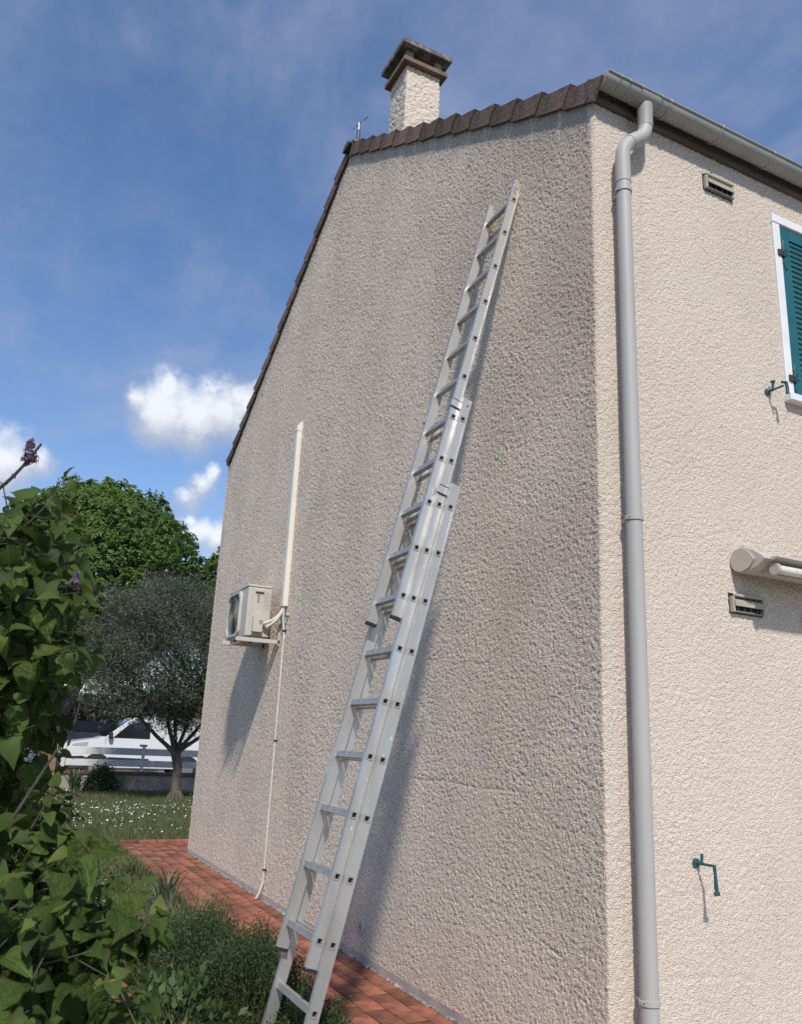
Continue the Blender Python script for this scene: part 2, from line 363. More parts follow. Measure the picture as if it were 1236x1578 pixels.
M['earth'] = pmat('garden_earth', (.060, .050, .030), (.040, .052, .020), .95, scale=3.0, bump=(12, .8, .03))
M['bounce_terrace'] = pmat('pale_bounce_slabs', (.42, .38, .32), (.34, .31, .27), .85, scale=2)
M['road'] = pmat('asphalt', (.055, .055, .057), (.042, .042, .044), .9, scale=20, bump=(150, .4, .01))
M['brick'] = pmat('yellow_brick', (.33, .185, .10), (.24, .12, .065), .85, scale=20, rand=.30, bump=(80, .4, .004))
M['coping_brick'] = pmat('coping_brick', (.21, .10, .065), (.15, .075, .05), .85, scale=20, rand=.30, bump=(80, .4, .004))
M['gwall'] = pmat('garden_wall_render', (.40, .36, .31), (.30, .27, .235), .9, scale=3, bump=(40, .5, .01))
M['stonecap'] = pmat('pier_cap_stone', (.42, .40, .36), (.33, .31, .28), .9, scale=8)
M['fence'] = pmat('weathered_white_board', (.78, .78, .77), (.60, .60, .59), .6, scale=1.6, stretch=(1, .35, 1))
M['gate'] = pmat('white_gate_paint', (.80, .80, .78), None, .45)
M['block'] = pmat('concrete_block', (.36, .325, .275), (.27, .245, .21), .9, scale=6, rand=.2, bump=(60, .4, .006))
M['darkroof'] = pmat('dark_sheet', (.105, .095, .095), (.08, .074, .075), .7, scale=3)
M['van'] = pmat('white_van_paint', (.68, .69, .70), None, .25, spec=.5, coat=.4)
M['blackplastic'] = pmat('black_bumper_plastic', (.022, .022, .024), None, .6)
M['tyre'] = pmat('tyre_rubber', (.02, .02, .02), None, .8)
M['rim'] = pmat('wheel_trim', (.42, .43, .44), None, .35, metal=.7)
M['lamp'] = pmat('lamp_glass', (.55, .57, .58), None, .12, metal=.3, spec=.8)
M['carblue'] = pmat('navy_car_paint', (.012, .016, .040), None, .22, spec=.5, coat=.5)
M['redlamp'] = pmat('red_lamp_glass', (.35, .012, .015), None, .2)
M['bark'] = pmat('bark_grey', (.115, .095, .080), (.060, .050, .043), .9, scale=14, bump=(25, .9, .03), stretch=(1, 1, .35))
M['olive_bark'] = pmat('olive_bark', (.145, .120, .100), (.075, .062, .052), .9, scale=12, bump=(25, .9, .03), stretch=(1, 1, .4))
M['stem'] = pmat('lilac_stem', (.105, .085, .070), (.065, .052, .043), .85, scale=40)
M['lilac_leaf'] = leafmat('lilac_leaf', (.062, .102, .022), .34, .40, .6, 'object', (.100, .130, .026), .22, True)
M['lilac_leaf_mass'] = leafmat('lilac_leaf_mass', (.056, .094, .022), .34, .42, .6, 'island', (.10, .125, .028), .22)
M['lilac_flower'] = leafmat('lilac_flower', (.17, .115, .18), .3, .4, .6, 'island', (.34, .27, .35))
M['chest_leaf'] = leafmat('chestnut_leaf', (.085, .145, .026), .36, .30, .55, 'island', (.10, .165, .03))
M['olive_leaf'] = leafmat('olive_leaf', (.098, .114, .080), .2, .42, .6, 'island', (.19, .205, .155))
M['thyme_leaf'] = leafmat('thyme_leaf', (.046, .078, .026), .2, .45, .6, 'island', (.07, .10, .04))
M['mint_leaf'] = leafmat('mint_leaf', (.058, .098, .030), .3, .35, .55, 'island', (.10, .14, .045))
M['grass'] = leafmat('grass_blades', (.125, .145, .055), .25, .40, .6, 'island', (.14, .15, .06))
M['strap_leaf'] = leafmat('strap_leaf', (.105, .150, .080), .2, .35, .5, 'island', (.19, .20, .11))
M['dry_stem'] = pmat('dry_stem', (.20, .15, .085), (.12, .085, .05), .9, scale=20)
M['daisy'] = pmat('daisy_petals', (.74, .74, .70), None, .8, island=.2)
M['red_leaf'] = leafmat('red_hedge_leaf', (.20, .018, .030), .25, .40, .45, 'island', (.26, .05, .04))
M['hedge_leaf'] = leafmat('hedge_leaf', (.060, .085, .030), .2, .40, .5, 'island')
M['clay'] = pmat('broken_clay_tile', (.36, .115, .075), (.28, .085, .055), .7, scale=20, bump=(60, .3, .004))
M['wood_edge'] = pmat('old_timber', (.10, .075, .055), (.055, .042, .032), .9, scale=10, stretch=(.4, 4, 4), bump=(20, .6, .01))
M['plug'] = pmat('white_plug_plastic', (.50, .49, .48), None, .5)

# ================================================================== GROUND
def sheet(name, x0, x1, y0, y1, z, mat, label=None):
    return struct(name, [(x0, y0, z), (x1, y0, z), (x1, y1, z), (x0, y1, z)], [(0, 1, 2, 3)], mat, None, label)
sheet('ground', -600, 400, -500, 500, -.06, M['earth'])
sheet('road', -27.0, -20.3, -120, 120, -.052, M['road'])
sheet('bounce_terrace', .02, 7.5, -.70, 9.4, -.03, M['bounce_terrace'])  # unseen pale paving, added to bounce light onto the walls
mb = MB(); mb.box((-20.3, -60, -.2), (-20.15, 60, .06), .01); kerb = mb.build('kerb', M['stonecap'], kind='structure')

# ================================================================== HOUSE
W = 7.93; XA = -3.93; ZA = 7.565; TN = .6148; SL = math.atan(TN)
house = thing('house', 'two storey house with cream roughcast walls and dark tiled roof', 'house', (0, 0, 0))

def noise_tile(n, px, wl, bw, seed):
    g = np.random.default_rng(seed); k = np.fft.fftfreq(n, px); kx, ky = np.meshgrid(k, k); kk = np.hypot(kx, ky); k0 = 1/wl
    a = np.exp(-((kk-k0)/(bw*k0))**2/2); f = np.fft.ifft2(np.fft.fft2(g.standard_normal((n, n)))*a).real; return f/f.std()
TPX = .0040; TN_ = 1024
T1 = None; T2 = noise_tile(TN_, TPX, .045, .5, 2); T3 = noise_tile(TN_, TPX, .55, .6, 3)
def lump_tile(n, px, sig, seed):
    g = np.random.default_rng(seed); k = np.fft.fftfreq(n, px); kx, ky = np.meshgrid(k, k); a = np.exp(-2*(pi*sig)**2*(kx**2+ky**2)); a[0, 0] = 0
    f = np.fft.ifft2(np.fft.fft2(g.standard_normal((n, n)))*a).real; return f/f.std()
def tsample(T, s, z):
    a = (s/TPX) % TN_; b = (z/TPX) % TN_; i = np.floor(a).astype(int); j = np.floor(b).astype(int); fa = a-i; fb = b-j
    i %= TN_; j %= TN_; i1 = (i+1) % TN_; j1 = (j+1) % TN_
    return (T[j, i]*(1-fa)+T[j, i1]*fa)*(1-fb)+(T[j1, i]*(1-fa)+T[j1, i1]*fa)*fb
T1 = lump_tile(TN_, TPX, .0027, 1)
def stucco_wall(s_from, s_to, ds0, ds1, dz, zcap):
    cols = []; s = s_from
    while s < s_to:
        cols.append(s); k = (s-s_from)/(s_to-s_from); s += ds0*(1-k)+ds1*k
    cols.append(s_to); cols = np.array(cols); rows = np.arange(.05, zcap, dz)
    S, Z = np.meshgrid(cols, rows); rc = .014; arc = rc*pi/2
    X = np.where(S < -rc, S, 0.); Y = np.zeros_like(S); nx = np.zeros_like(S); ny = np.where(S < -rc, -1., 0.)
    on = (S >= -rc) & (S < -rc+arc); a = (S+rc)/rc
    X = np.where(on, -rc+rc*np.sin(a), X); Y = np.where(on, rc-rc*np.cos(a), Y); nx = np.where(on, np.sin(a), nx); ny = np.where(on, -np.cos(a), ny)
    fa = S >= -rc+arc; X = np.where(fa, 0., X); Y = np.where(fa, S-(-rc+arc)+rc, Y); nx = np.where(fa, 1., nx); ny = np.where(fa, 0., ny)
    t1 = tsample(T1, S, Z); h = (.00185*np.clip(t1, -2.4, 1.4)+.0003*tsample(T2, S+1.7, Z))*(1+.55*np.clip((-1.5-S)/2.5, 0, 1))
    amp = 1+.06*tsample(T3, S*.6, Z*.6); h *= np.clip(amp, .6, 1.5)
    # trowel seams between two lifts of render
    def seam(cx0, cz0, cx1, cz1, wd, dp):
        d = np.array([cx1-cx0, cz1-cz0]); Ln = np.hypot(*d); d /= Ln; t = (S-cx0)*d[0]+(Z-cz0)*d[1]; q = -(S-cx0)*d[1]+(Z-cz0)*d[0]+.006*np.sin(t*9)
        return dp*np.exp(-(q/wd)**2)*np.clip(t/.12, 0, 1)*np.clip((Ln-t)/.25, 0, 1)
    h -= seam(-1.98, 1.262, -.55, 1.255, .007, .0035); h -= seam(-.17, .40, -.19, .78, .006, .003); h -= seam(-.62, .62, -.16, .50, .007, .003)
    h -= seam(.12, .52, .95, .47, .008, .0025)
    V = np.stack([X+nx*h, Y+ny*h, Z], -1).reshape(-1, 3); nr, nc = S.shape
    sc = (S[:-1, :-1]+S[1:, 1:])/2; zc = Z[:-1, :-1]+.004
    keep = np.where(sc < 0, zc < ZA+.07-TN*np.abs(sc-XA), zc < 5.22)
    idx = np.arange(nr*nc).reshape(nr, nc); F = np.stack([idx[:-1, :-1], idx[:-1, 1:], idx[1:, 1:], idx[1:, :-1]], -1)[keep]
    used = np.zeros(nr*nc, bool); used[F.ravel()] = True; mp = np.cumsum(used)-1
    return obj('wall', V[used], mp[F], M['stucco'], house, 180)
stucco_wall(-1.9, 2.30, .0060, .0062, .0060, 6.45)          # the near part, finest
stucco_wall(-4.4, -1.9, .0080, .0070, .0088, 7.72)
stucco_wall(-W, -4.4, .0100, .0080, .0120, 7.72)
DEP = 9.2
def plain_walls():
    mb = MB(); e = .012
    # the rest of the eaves facade, the back gable, the other eaves facade and an inner lining behind the render
    mb.add([(-e, 2.29, 0), (-e, DEP, 0), (-e, DEP, 5.2), (-e, 2.29, 5.2)], [(0, 1, 2, 3)])
    mb.add([(-W+e, DEP, 0), (-W+e, 0, 0), (-W+e, 0, 5.12), (-W+e, DEP, 5.12)], [(0, 1, 2, 3)])
    zt = lambda x: ZA+.05-TN*abs(x-XA)
    mb.add([(-e, DEP, 0), (-W+e, DEP, 0), (-W+e, DEP, zt(-W)), (XA, DEP, zt(XA)), (-e, DEP, zt(0))], [(0, 1, 2, 3, 4)])
    mb.add([(-W+e, .02, 0), (-.02, .02, 0), (-.02, .02, zt(0)), (XA, .02, zt(XA)), (-W+e, .02, zt(-W))], [(0, 1, 2, 3, 4)])
    mb.add([(-.02, .02, 0), (-.02, 2.30, 0), (-.02, 2.30, 5.2), (-.02, .02, 5.2)], [(0, 1, 2, 3)])
    mb.build('wall', M['plain_render'], house)
plain_walls()
def plinth():
    n = 260; xs = np.linspace(-W+.004, .004, n); V = []; F = []
    zt = .052+.0035*np.interp(xs, np.linspace(-W, 0, 90), rng.standard_normal(90))
    for x, z in zip(xs, zt): V += [(x, -.001, -.06), (x, -.001, z), (x, .015, z+.004)]
    F = [(3*i+a, 3*i+3+a, 3*i+4+a, 3*i+1+a) for i in range(n-1) for a in (0, 1)]
    obj('plinth', V, F, M['plinth'], house, 40)
    mb = MB(); mb.box((-.012, -.001, -.06), (.001, 2.5, .054)); mb.build('plinth', M['plinth'], house)
    mb = MB(); g = random.Random(4)        # broken mortar left between paving and plinth
    x = -W
    while x < .1:
        l = g.uniform(.02, .12); d = g.uniform(.003, .022); hgt = g.uniform(.002, .012)
        if g.random() < .8:
            n = 5; p = [(x+l*i/(n-1), -.002-d*(.3+.7*g.random())) for i in range(n)]
            V = [(a, b, -.004) for a, b in p]+[(a, b+.004, hgt*g.uniform(.5, 1)) for a, b in p]+[(a, .0, hgt) for a, b in p]
            mb.add(V, [(i, i+1, n+i+1, n+i) for i in range(n-1)]+[(n+i, n+i+1, 2*n+i+1, 2*n+i) for i in range(n-1)])
        x += l*g.uniform(.8, 1.25)
    mb.build('mortar_crumbs', M['mortar'], house, kind='stuff')
plinth()

# ---- roof
def slope_frame(side):
    """unit vectors: down the slope, up off the slope; the line through the foot of the verge flaps"""
    d = np.array([side*cos(SL), 0, -sin(SL)]); v = np.array([side*sin(SL), 0, cos(SL)]); return d, v
APEX = np.array([XA, 0, ZA])
def roof():
    for side in (1, -1):
        d, v = slope_frame(side); mb = MB(); ncr = 14; ln = 4.57 if side > 0 else 4.60; g = ln/ncr
        for i in range(ncr):                # overlapping courses
            a = APEX+d*(i*g-.0)+v*.088; b = APEX+d*((i+1)*g+.03)+v*.112
            V = []
            for y in (.002, DEP+.05): V += [a+(0, y, 0), b+(0, y, 0), b+(0, y, 0)-v*.022, a+(0, y, 0)-v*.022]
            mb.add(V, [(0, 1, 5, 4), (1, 2, 6, 5), (2, 3, 7, 6), (0, 4, 7, 3), (0, 3, 2, 1), (4, 5, 6, 7)])
        rf = mb.build('roof', M['roof'], house)
        mb = MB(); a = APEX+d*.02+v*.03; b = APEX+d*(ln-.05)+v*.03
        V = []
        for y in (.03, DEP-.03): V += [a+(0, y, 0), b+(0, y, 0), b+(0, y, 0)+v*.045, a+(0, y, 0)+v*.045]
        mb.add(V, [(0, 1, 5, 4), (1, 2, 6, 5), (2, 3, 7, 6), (0, 4, 7, 3), (0, 3, 2, 1), (4, 5, 6, 7)]); mb.build('roof_deck', M['soffit'], house)
roof()
def verge_tiles():
    ln = 4.655; n = 14; g = ln/n
    for side in (1, -1):
        d, v = slope_frame(side)
        mb = MB()                            # flap over the gable, lip on top, thick lower edge
        def P(a, y, h): return d*a+np.array([0, y, 0])+v*h
        L0, L1 = -.002, g-.009; h0, h1 = -.002, .122; t0, t1 = -.017, .021
        # flap: outer face slightly trapezoid, tilted so its lower end rides over the next tile
        V = [P(L0, -.026, h0+t0+.006), P(L1, -.031, h0+t1-.012), P(L1+.016, -.036, h1+t1), P(L0+.006, -.026, h1+t0),
             P(L0, -.010, h0+t0+.006), P(L1, -.014, h0+t1-.012), P(L1+.012, -.014, h1+t1), P(L0+.006, -.010, h1+t0)]
        Fq = [(0, 1, 2, 3), (7, 6, 5, 4), (0, 4, 5, 1), (2, 6, 7, 3), (1, 5, 6, 2), (0, 3, 7, 4)]
        mb.add(V, Fq)
        V = [P(L0, -.024, h1+t0-.02), P(L1+.012, -.029, h1+t1-.02), P(L1+.014, -.029, h1+t1+.004), P(L0+.006, -.024, h1+t0+.004),
             P(L0, .012, h1+t0-.02), P(L1+.012, .012, h1+t1-.02), P(L1+.014, .012, h1+t1+.004), P(L0+.006, .012, h1+t0+.004)]
        mb.add(V, Fq)
        if side < 0: mb.f = [f[::-1] for f in mb.f]
        me = mesh_np('verge_tile', np.concatenate(mb.v), mb.f, M['rooftile'])
        for i in range(n):
            k = random.uniform(-.002, .002)
            o = piece('verge_tile', me, house, APEX+d*(i*g+.02)+v*(random.uniform(-.003, .003))+np.array([0, k, 0]), (random.uniform(-.01, .01), random.uniform(-.014, .014), random.uniform(-.003, .003)))
verge_tiles()
def ridge():
    mb = MB(); n = 9
    def arc(y, r, z0): return [np.array([XA+r*sin(a), y, ZA+z0+r*cos(a)*.8]) for a in np.linspace(-1.25, 1.25, n)]
    me = None
    for k, (y0, y1) in enumerate([(-.085, .33)]):
        rings = [arc(y0, .135, .062), arc(y1, .125, .062), arc(y1, .108, .062), arc(y0, .118, .062)]
        V = np.concatenate(rings); F = []
        for r in range(4):
            a, b = r*n, ((r+1) % 4)*n; F += [(a+i, a+i+1, b+i+1, b+i) for i in range(n-1)]
        F += [(0, n, 2*n, 3*n), (n-1, 4*n-1, 3*n-1, 2*n-1)]
        me = mesh_np('ridge_tile', V, F, M['rooftile']); setsmooth(me, 40)
    for k in range(23): piece('ridge_tile', me, house, (0, k*.39, .0), (R(-.5), 0, 0))
    mb = MB()                                 # mortar bedding that closes the ridge end
    mb.prism([(.105*sin(a), .105*cos(a)*.8) for a in np.linspace(-1.35, 1.35, 9)], (XA, -.06, ZA+.06), (1, 0, 0), (0, 0, 1), (0, 1, 0), .1)
    mb.build('ridge_mortar', M['soffit'], house)
ridge()
def eaves():
    mb = MB(); mb.box((-.02, -.032, 5.168), (.028, DEP+.03, 5.305), .003); mb.build('fascia_board', M['soffit'], house)
eaves()
def chimney():
    x0, x1, y0, y1 = -4.165, -3.765, .54, .97; zt = 8.90
    # rendered stack with its own rough surface
    g = .011; V = []; F = []
    per = [(x0, y0), (x1, y0), (x1, y1), (x0, y1), (x0, y0)]; zs = np.arange(7.3, zt+g, g); pts = []; nrm = []
    nn = [(0, -1), (1, 0), (0, 1), (-1, 0)]
    for k in range(4):
        a, b = np.array(per[k]), np.array(per[k+1]); m = int(np.linalg.norm(b-a)/g)
        for i in range(m): pts.append(a+(b-a)*i/m); nrm.append(nn[k] if i else nz(np.array(nn[k])+nn[k-1]))
    pts = np.array(pts); nrm = np.array(nrm, float); m = len(pts)
    S, Z = np.meshgrid(np.arange(m)*g, zs); h = .0045*np.clip(tsample(T1, S*.42+2, Z*.42), -1.8, 1.)+.002*tsample(T2, S+3, Z)
    V = np.stack([pts[None, :, 0]+nrm[None, :, 0]*h, pts[None, :, 1]+nrm[None, :, 1]*h, Z], -1).reshape(-1, 3)
    F = [(j*m+i, j*m+(i+1) % m, (j+1)*m+(i+1) % m, (j+1)*m+i) for j in range(len(zs)-1) for i in range(m)]
    st = obj('chimney', V, F, M['chimney_stucco'], house, 60)
    cx, cy = (x0+x1)/2, (y0+y1)/2
    mb = MB(); e = .065; mb.box((x0-e, y0-e, zt-.005), (x1+e, y1+e, zt+.06), .006); mb.build('collar', M['chim_brick'], st)
    for sx in (-1, 1):
        for sy in (-1, 1):
            mb = MB(); px, py = cx+sx*(x1-x0-.06)/2, cy+sy*(y1-y0-.06)/2
            mb.box((px-.045, py-.045, zt+.058), (px+.045, py+.045, zt+.195), .006); mb.build('post', M['chim_post'], st)
    mb = MB(); e = .102; mb.box((x0-e, y0-e, zt+.192), (x1+e, y1+e, zt+.262), .008)
    mb.build('cap', M['chim_cap'], st)
    mb = MB(); mb.box((x0+.06, y0+.06, zt+.05), (x1-.06, y1-.06, zt+.064)); mb.build('flue_mouth', M['ac_dark'], st)
    mb = MB(); mb.box((x0+.10, y0+.10, zt+.0645), (x1-.10, y1-.10, zt+.191)); mb.build('flue_liner', M['ac_dark'], st)
chimney()

# ---- shuttered window upstairs and the frame below
def upper_window():
    y0, z0, z1, yw = 1.478, 3.605, 4.940, 2.72
    mb = MB(); mb.box((-.01, y0, z1-.062), (.026, yw, z1), .003); mb.build('window_frame', M['white_pvc'], house)
    mb = MB(); mb.box((-.01, y0+.002, z0+.052), (.022, y0+.064, z1-.064), .003); mb.build('window_frame', M['white_pvc'], house)
    mb = MB(); mb.box((-.01, yw-.064, z0+.052), (.022, yw-.002, z1-.064), .003); mb.build('window_frame', M['white_pvc'], house)
    mb = MB(); mb.box((-.01, y0-.012, z0), (.055, yw+.012, z0+.050), .004); mb.build('window_sill', M['white_pvc'], house)
    for k, (a, b) in enumerate(((y0+.068, (y0+yw)/2-.002), ((y0+yw)/2+.002, yw-.068))):
        za, zb = z0+.056, z1-.076; x0, x1 = -.008, .016
        mb = MB(); mb.box((x0, a, za), (x1, a+.085, zb), .003); mb.box((x0, b-.085, za), (x1, b, zb), .003)
        mb.box((x0, a+.085, za), (x1-.001, b-.085, za+.085)); mb.box((x0, a+.085, zb-.075), (x1-.001, b-.085, zb))
        mb.box((x0-.004, a+.08, za+.08), (x0+.002, b-.08, zb-.07))
        sh = mb.build('shutter', M['teal'], house)
        n = 28; zz0, zz1 = za+.085, zb-.075; p = (zz1-zz0)/n; mb = MB(); w = b-a-.172; t = R(17); hh = .5*p*.90
        c_, s_ = cos(t), sin(t)
        def Mt(v): y = v[:, 1]; x = v[:, 0]*c_-v[:, 2]*s_; z = v[:, 0]*s_+v[:, 2]*c_; return np.stack([x, y, z], 1)
        mb.box((-.0035, -w/2, -hh), (.0035, w/2, hh), .0015, Mt)
        me = mesh_np('slat', np.concatenate(mb.v), mb.f, M['teal'])
        for i in range(n): piece('slat', me, sh, (.006, (a+b)/2, zz0+p*(i+.5)))
        if k == 0:
            for zh in (4.665, 3.775):
                mb = MB(); mb.box((.016, a+.004, zh-.075), (.021, a+.016, zh+.060), .001)
                mb.tube([(.024, a+.010, zh-.03), (.024, a+.010, zh+.045)], .011, 10)
                mb.tube([(.018, a+.012, zh-.06), (.019, a+.022, zh-.10), (.019, a+.040, zh-.115)], .004, 6)
                mb.tube([(.018, a+.012, zh+.06), (.019, a+.018, zh+.085), (.019, a+.022, zh+.10)], .004, 6)
                mb.tube([(.018, a+.018, zh), (.018, a+.06, zh)], .003, 6)
                mb.build('hinge_strap', M['teal_iron'], sh, 40)
                mb = MB(); mb.box((.020, y0+.022, zh-.030), (.034, a+.018, zh+.012), .002); mb.build('hinge_bracket', M['iron'], sh)
                for dz in (.035, ):
                    mb = MB(); mb.tube([(.014, a+.040, zh+dz), (.0225, a+.040, zh+dz)], .006, 8); mb.build('screw', M['iron'], sh, 40)
upper_window()
def lower_window():
    y0, zt, yw = 1.462, 2.285, 2.45
    mb = MB(); mb.box((-.01, y0, .02), (.030, y0+.040, zt), .003); mb.build('door_frame', M['awning'], house)
    mb = MB(); mb.box((-.01, y0+.042, zt-.045), (.028, yw, zt-.002), .003); mb.build('door_frame', M['awning'], house)
    mb = MB(); mb.box((-.006, y0+.042, .02), (.020, yw, zt-.047), .003); mb.build('door_panel', M['white_pvc'], house)
lower_window()

# ================================================================== GUTTER AND DOWNPIPE
def gutter():
    gx, gz, r, t = .096, 5.264, .062, .003; y0, y1 = -.004, DEP
    g = thing('rain_gutter', 'grey half-round plastic gutter along the eaves above the shuttered window', 'gutter', (gx, 0, gz-r))
    n = 17; ang = np.linspace(0, pi, n)
    prof = [(r*cos(a), -r*sin(a)) for a in ang]+[((r-t)*cos(a), -(r-t)*sin(a)) for a in ang[::-1]]
    mb = MB(); mb.prism(prof, (gx, y0, gz), (1, 0, 0), (0, 0, 1), (0, 1, 0), y1-y0); mb.build('trough', M['gutter'], g, 40)
    mb = MB(); mb.tube([(gx+r+.003, y0, gz+.001), (gx+r+.003, y1, gz+.001)], .007, 10); mb.build('front_bead', M['gutter'], g, 40)
    mb = MB(); mb.prism([((r+.004)*cos(a), -(r+.004)*sin(a)) for a in ang], (gx, y0-.006, gz+.004), (1, 0, 0), (0, 0, 1), (0, 1, 0), .0055); mb.build('end_cap', M['pipe'], g, 40)
    def band(y, w, dr, nm, mat):
        rr = r+dr; pr = [(rr*cos(a), -rr*sin(a)) for a in ang]+[((r+.0005)*cos(a), -(r+.0005)*sin(a)) for a in ang[::-1]]
        mb = MB(); mb.prism(pr, (gx, y, gz+.002), (1, 0, 0), (0, 0, 1), (0, 1, 0), w)
        mb.box((gx+r-.002, y, gz-.012), (gx+r+.013, y+w, gz+.012), .002); mb.box((gx-r-.02, y, gz-.03), (gx-r+.002, y+w, gz+.006), .002)
        mb.build(nm, mat, g, 40)
    for y in (.085, .155, .245, .405): band(y, .010, .004, 'joint_ring', M['gutter'])
    for y in (.47, .90, 1.36, 1.83, 2.3): band(y, .018, .007, 'bracket', M['gutter'])
    mb = MB(); mb.prism([((r+.0028)*cos(a), -(r+.0028)*sin(a)) for a in ang]+[((r+.0004)*cos(a), -(r+.0004)*sin(a)) for a in ang[::-1]], (gx, .25, gz), (1, 0, 0), (0, 0, 1), (0, 1, 0), .15)
    mb.build('outlet_collar', M['gutter'], g, 40)
gutter()
def downpipe():
    px, py, r = .080, .154, .041
    d = thing('downpipe', 'grey plastic downpipe running down beside the house corner', 'downpipe', (px, py, 0))
    mb = MB(); mb.tube([(px, py, z) for z in (-.05, 1.5, 3.0, 4.70)], r, 24); mb.build('pipe', M['pipe'], d, 40)
    q = np.array([.096, .325])               # swan neck up to the gutter outlet
    def bez(p, n=20):
        t = np.linspace(0, 1, n)[:, None]; p = np.array(p, float); return (1-t)**3*p[0]+3*(1-t)**2*t*p[1]+3*(1-t)*t**2*p[2]+t**3*p[3]
    mb = MB(); mb.tube([(px, py, 4.615), (px, py, 4.70), (px, py, 4.765)], r+.003, 24); mb.build('socket', M['pipe'], d, 40)
    mid = np.array([(px+q[0])/2, (py+q[1])/2])
    c1 = bez([(px, py, 4.74), (px, py, 4.845), (px, py+.012, 4.875), (mid[0], mid[1], 4.935)])
    c2 = bez([(mid[0], mid[1], 4.935), (q[0], q[1]-.014, 4.985), (q[0], q[1], 5.01), (q[0], q[1], 5.12)])
    mb = MB(); mb.tube(c1, r+.001, 24); mb.build('elbow', M['pipe'], d, 60)
    mb = MB(); mb.tube(c2, r+.0005, 24); mb.build('elbow', M['pipe'], d, 60)
    mb = MB(); mb.tube([c1[-4], c1[-1], c2[3]], r+.0035, 24); mb.build('socket', M['pipe'], d, 40)
    mb = MB(); mb.tube([(q[0], q[1], 5.055), (q[0], q[1], 5.10), (q[0], q[1], 5.208)], [r+.0035, r+.0035, r+.006], 24); mb.build('outlet', M['gutter'], d, 40)
    for z in (4.56, 2.63, .455):
        mb = MB(); V = []
        mb.tube([(px, py, z-.011), (px, py, z+.011)], r+.006, 24); cl = mb.build('clip', M['pipe'], d, 40)
        mb = MB(); mb.box((px-.088, py-.012, z-.010), (px-r+.004, py+.012, z+.010), .002); mb.build('clip_stem', M['pipe'], cl)
        for sy in (-1, 1):
            mb = MB(); mb.box((px-.014, py+sy*(r+.004)-.006, z-.011), (px+.012, py+sy*(r+.004)+.006, z+.011), .003); mb.build('clip_lug', M['pipe'], cl)
            mb = MB(); mb.tube([(px+.012, py+sy*(r+.005), z), (px+.015, py+sy*(r+.005), z)], .0035, 8); mb.build('clip_screw', M['clip'], cl)
downpipe()

# ================================================================== SMALL THINGS ON THE EAVES FACADE
def vent(y0, z0, w, h, label):
    v = thing('wall_vent', label, 'wall vent', (0, y0+w/2, z0), 'vent grilles on the sunny facade'); t = .014
    mb = MB(); mb.box((-.01, y0-.006, z0-.006), (.004, y0+w+.006, z0+h+.006)); mb.build('back_plate', M['ac_dark'], v)
    mb = MB(); mb.box((.0, y0, z0+h-t), (.032, y0+w, z0+h), .002); mb.box((.0, y0, z0), (.028, y0+.016, z0+h), .002); mb.box((.0, y0+w-.016, z0), (.028, y0+w, z0+h), .002); mb.build('frame', M['vent'], v)
    def blade(zb):
        mb = MB(); mb.prism([(.002, zb+.020), (.006, zb+.024), (.034, zb+.006), (.036, zb-.022), (.032, zb-.024), (.030, zb+.001)], (0, y0+.010, 0), (1, 0, 0), (0, 0, 1), (0, 1, 0), w-.020); mb.build('louvre', M['vent'], v)
    blade(z0+h*.56)
    mb = MB(); mb.box((.0, y0+.016, z0), (.026, y0+w-.016, z0+.008), .002); mb.build('louvre', M['ac_fan'], v)
    for k in range(1, 5):
        yy = y0+w*k/5; mb = MB(); mb.box((.003, yy-.002, z0+.008), (.016, yy+.002, z0+h-.014)); mb.build('rib', M['vent_rib'], v)
M['vent_rib'] = pmat('vent_rib', (.20, .18, .15), None, .6)
vent(.886, 4.912, .245, .105, 'beige louvred vent high on the facade under the grey gutter')
vent(.884, 2.245, .245, .100, 'beige louvred vent in the shade below the awning box')
def shutter_stop(y, z, folded, label):
    s = thing('shutter_stop', label, 'shutter stop', (0, y, z), 'iron shutter stops on the facade')
    mb = MB(); mb.tube([(-.005, y, z), (.006, y, z)], .022, 12); mb.tube([(.006, y, z), (.010, y, z)], [.020, .012], 12); mb.build('rosette', M['teal_iron'], s, 40)
    L = .115
    mb = MB(); mb.tube([(.005, y, z), (.06, y+.003, z+.002), (L, y+.004, z+.002)], .0065, 8); mb.build('rod', M['teal_iron'], s, 40)
    mb = MB()
    if folded:
        mb.tube([(L, y, z+.008), (L+.003, y+.002, z-.035), (L+.002, y+.004, z-.095), (L+.006, y+.006, z-.112)], [.009, .007, .010, .006], 8); mb.box((L-.007, y-.008, z-.125), (L+.011, y+.022, z-.108), .003)
    else:
        mb.tube([(L*.9, y+.004, z+.030), (L, y+.03, z+.028), (L+.002, y+.034, z-.01), (L, y+.034, z-.042)], [.008, .011, .010, .012], 8)
    mb.build('catch', M['teal_iron'], s, 40)
    mb = MB()
    if folded: mb.tube([(.03, y+.01, z+.002), (.032, y+.012, z+.045)], [.006, .008], 8)
    else: mb.tube([(.03, y+.012, z), (.034, y+.018, z+.05), (.034, y+.018, z+.066)], [.007, .009, .016], 8)
    mb.build('counterweight', M['teal_iron'], s, 40)
shutter_stop(1.318, 3.633, False, 'teal iron shutter stop beside the lower corner of the shuttered window')
shutter_stop(.545, .995, True, 'teal iron shutter stop low on the wall beside the downpipe, catch hanging down')
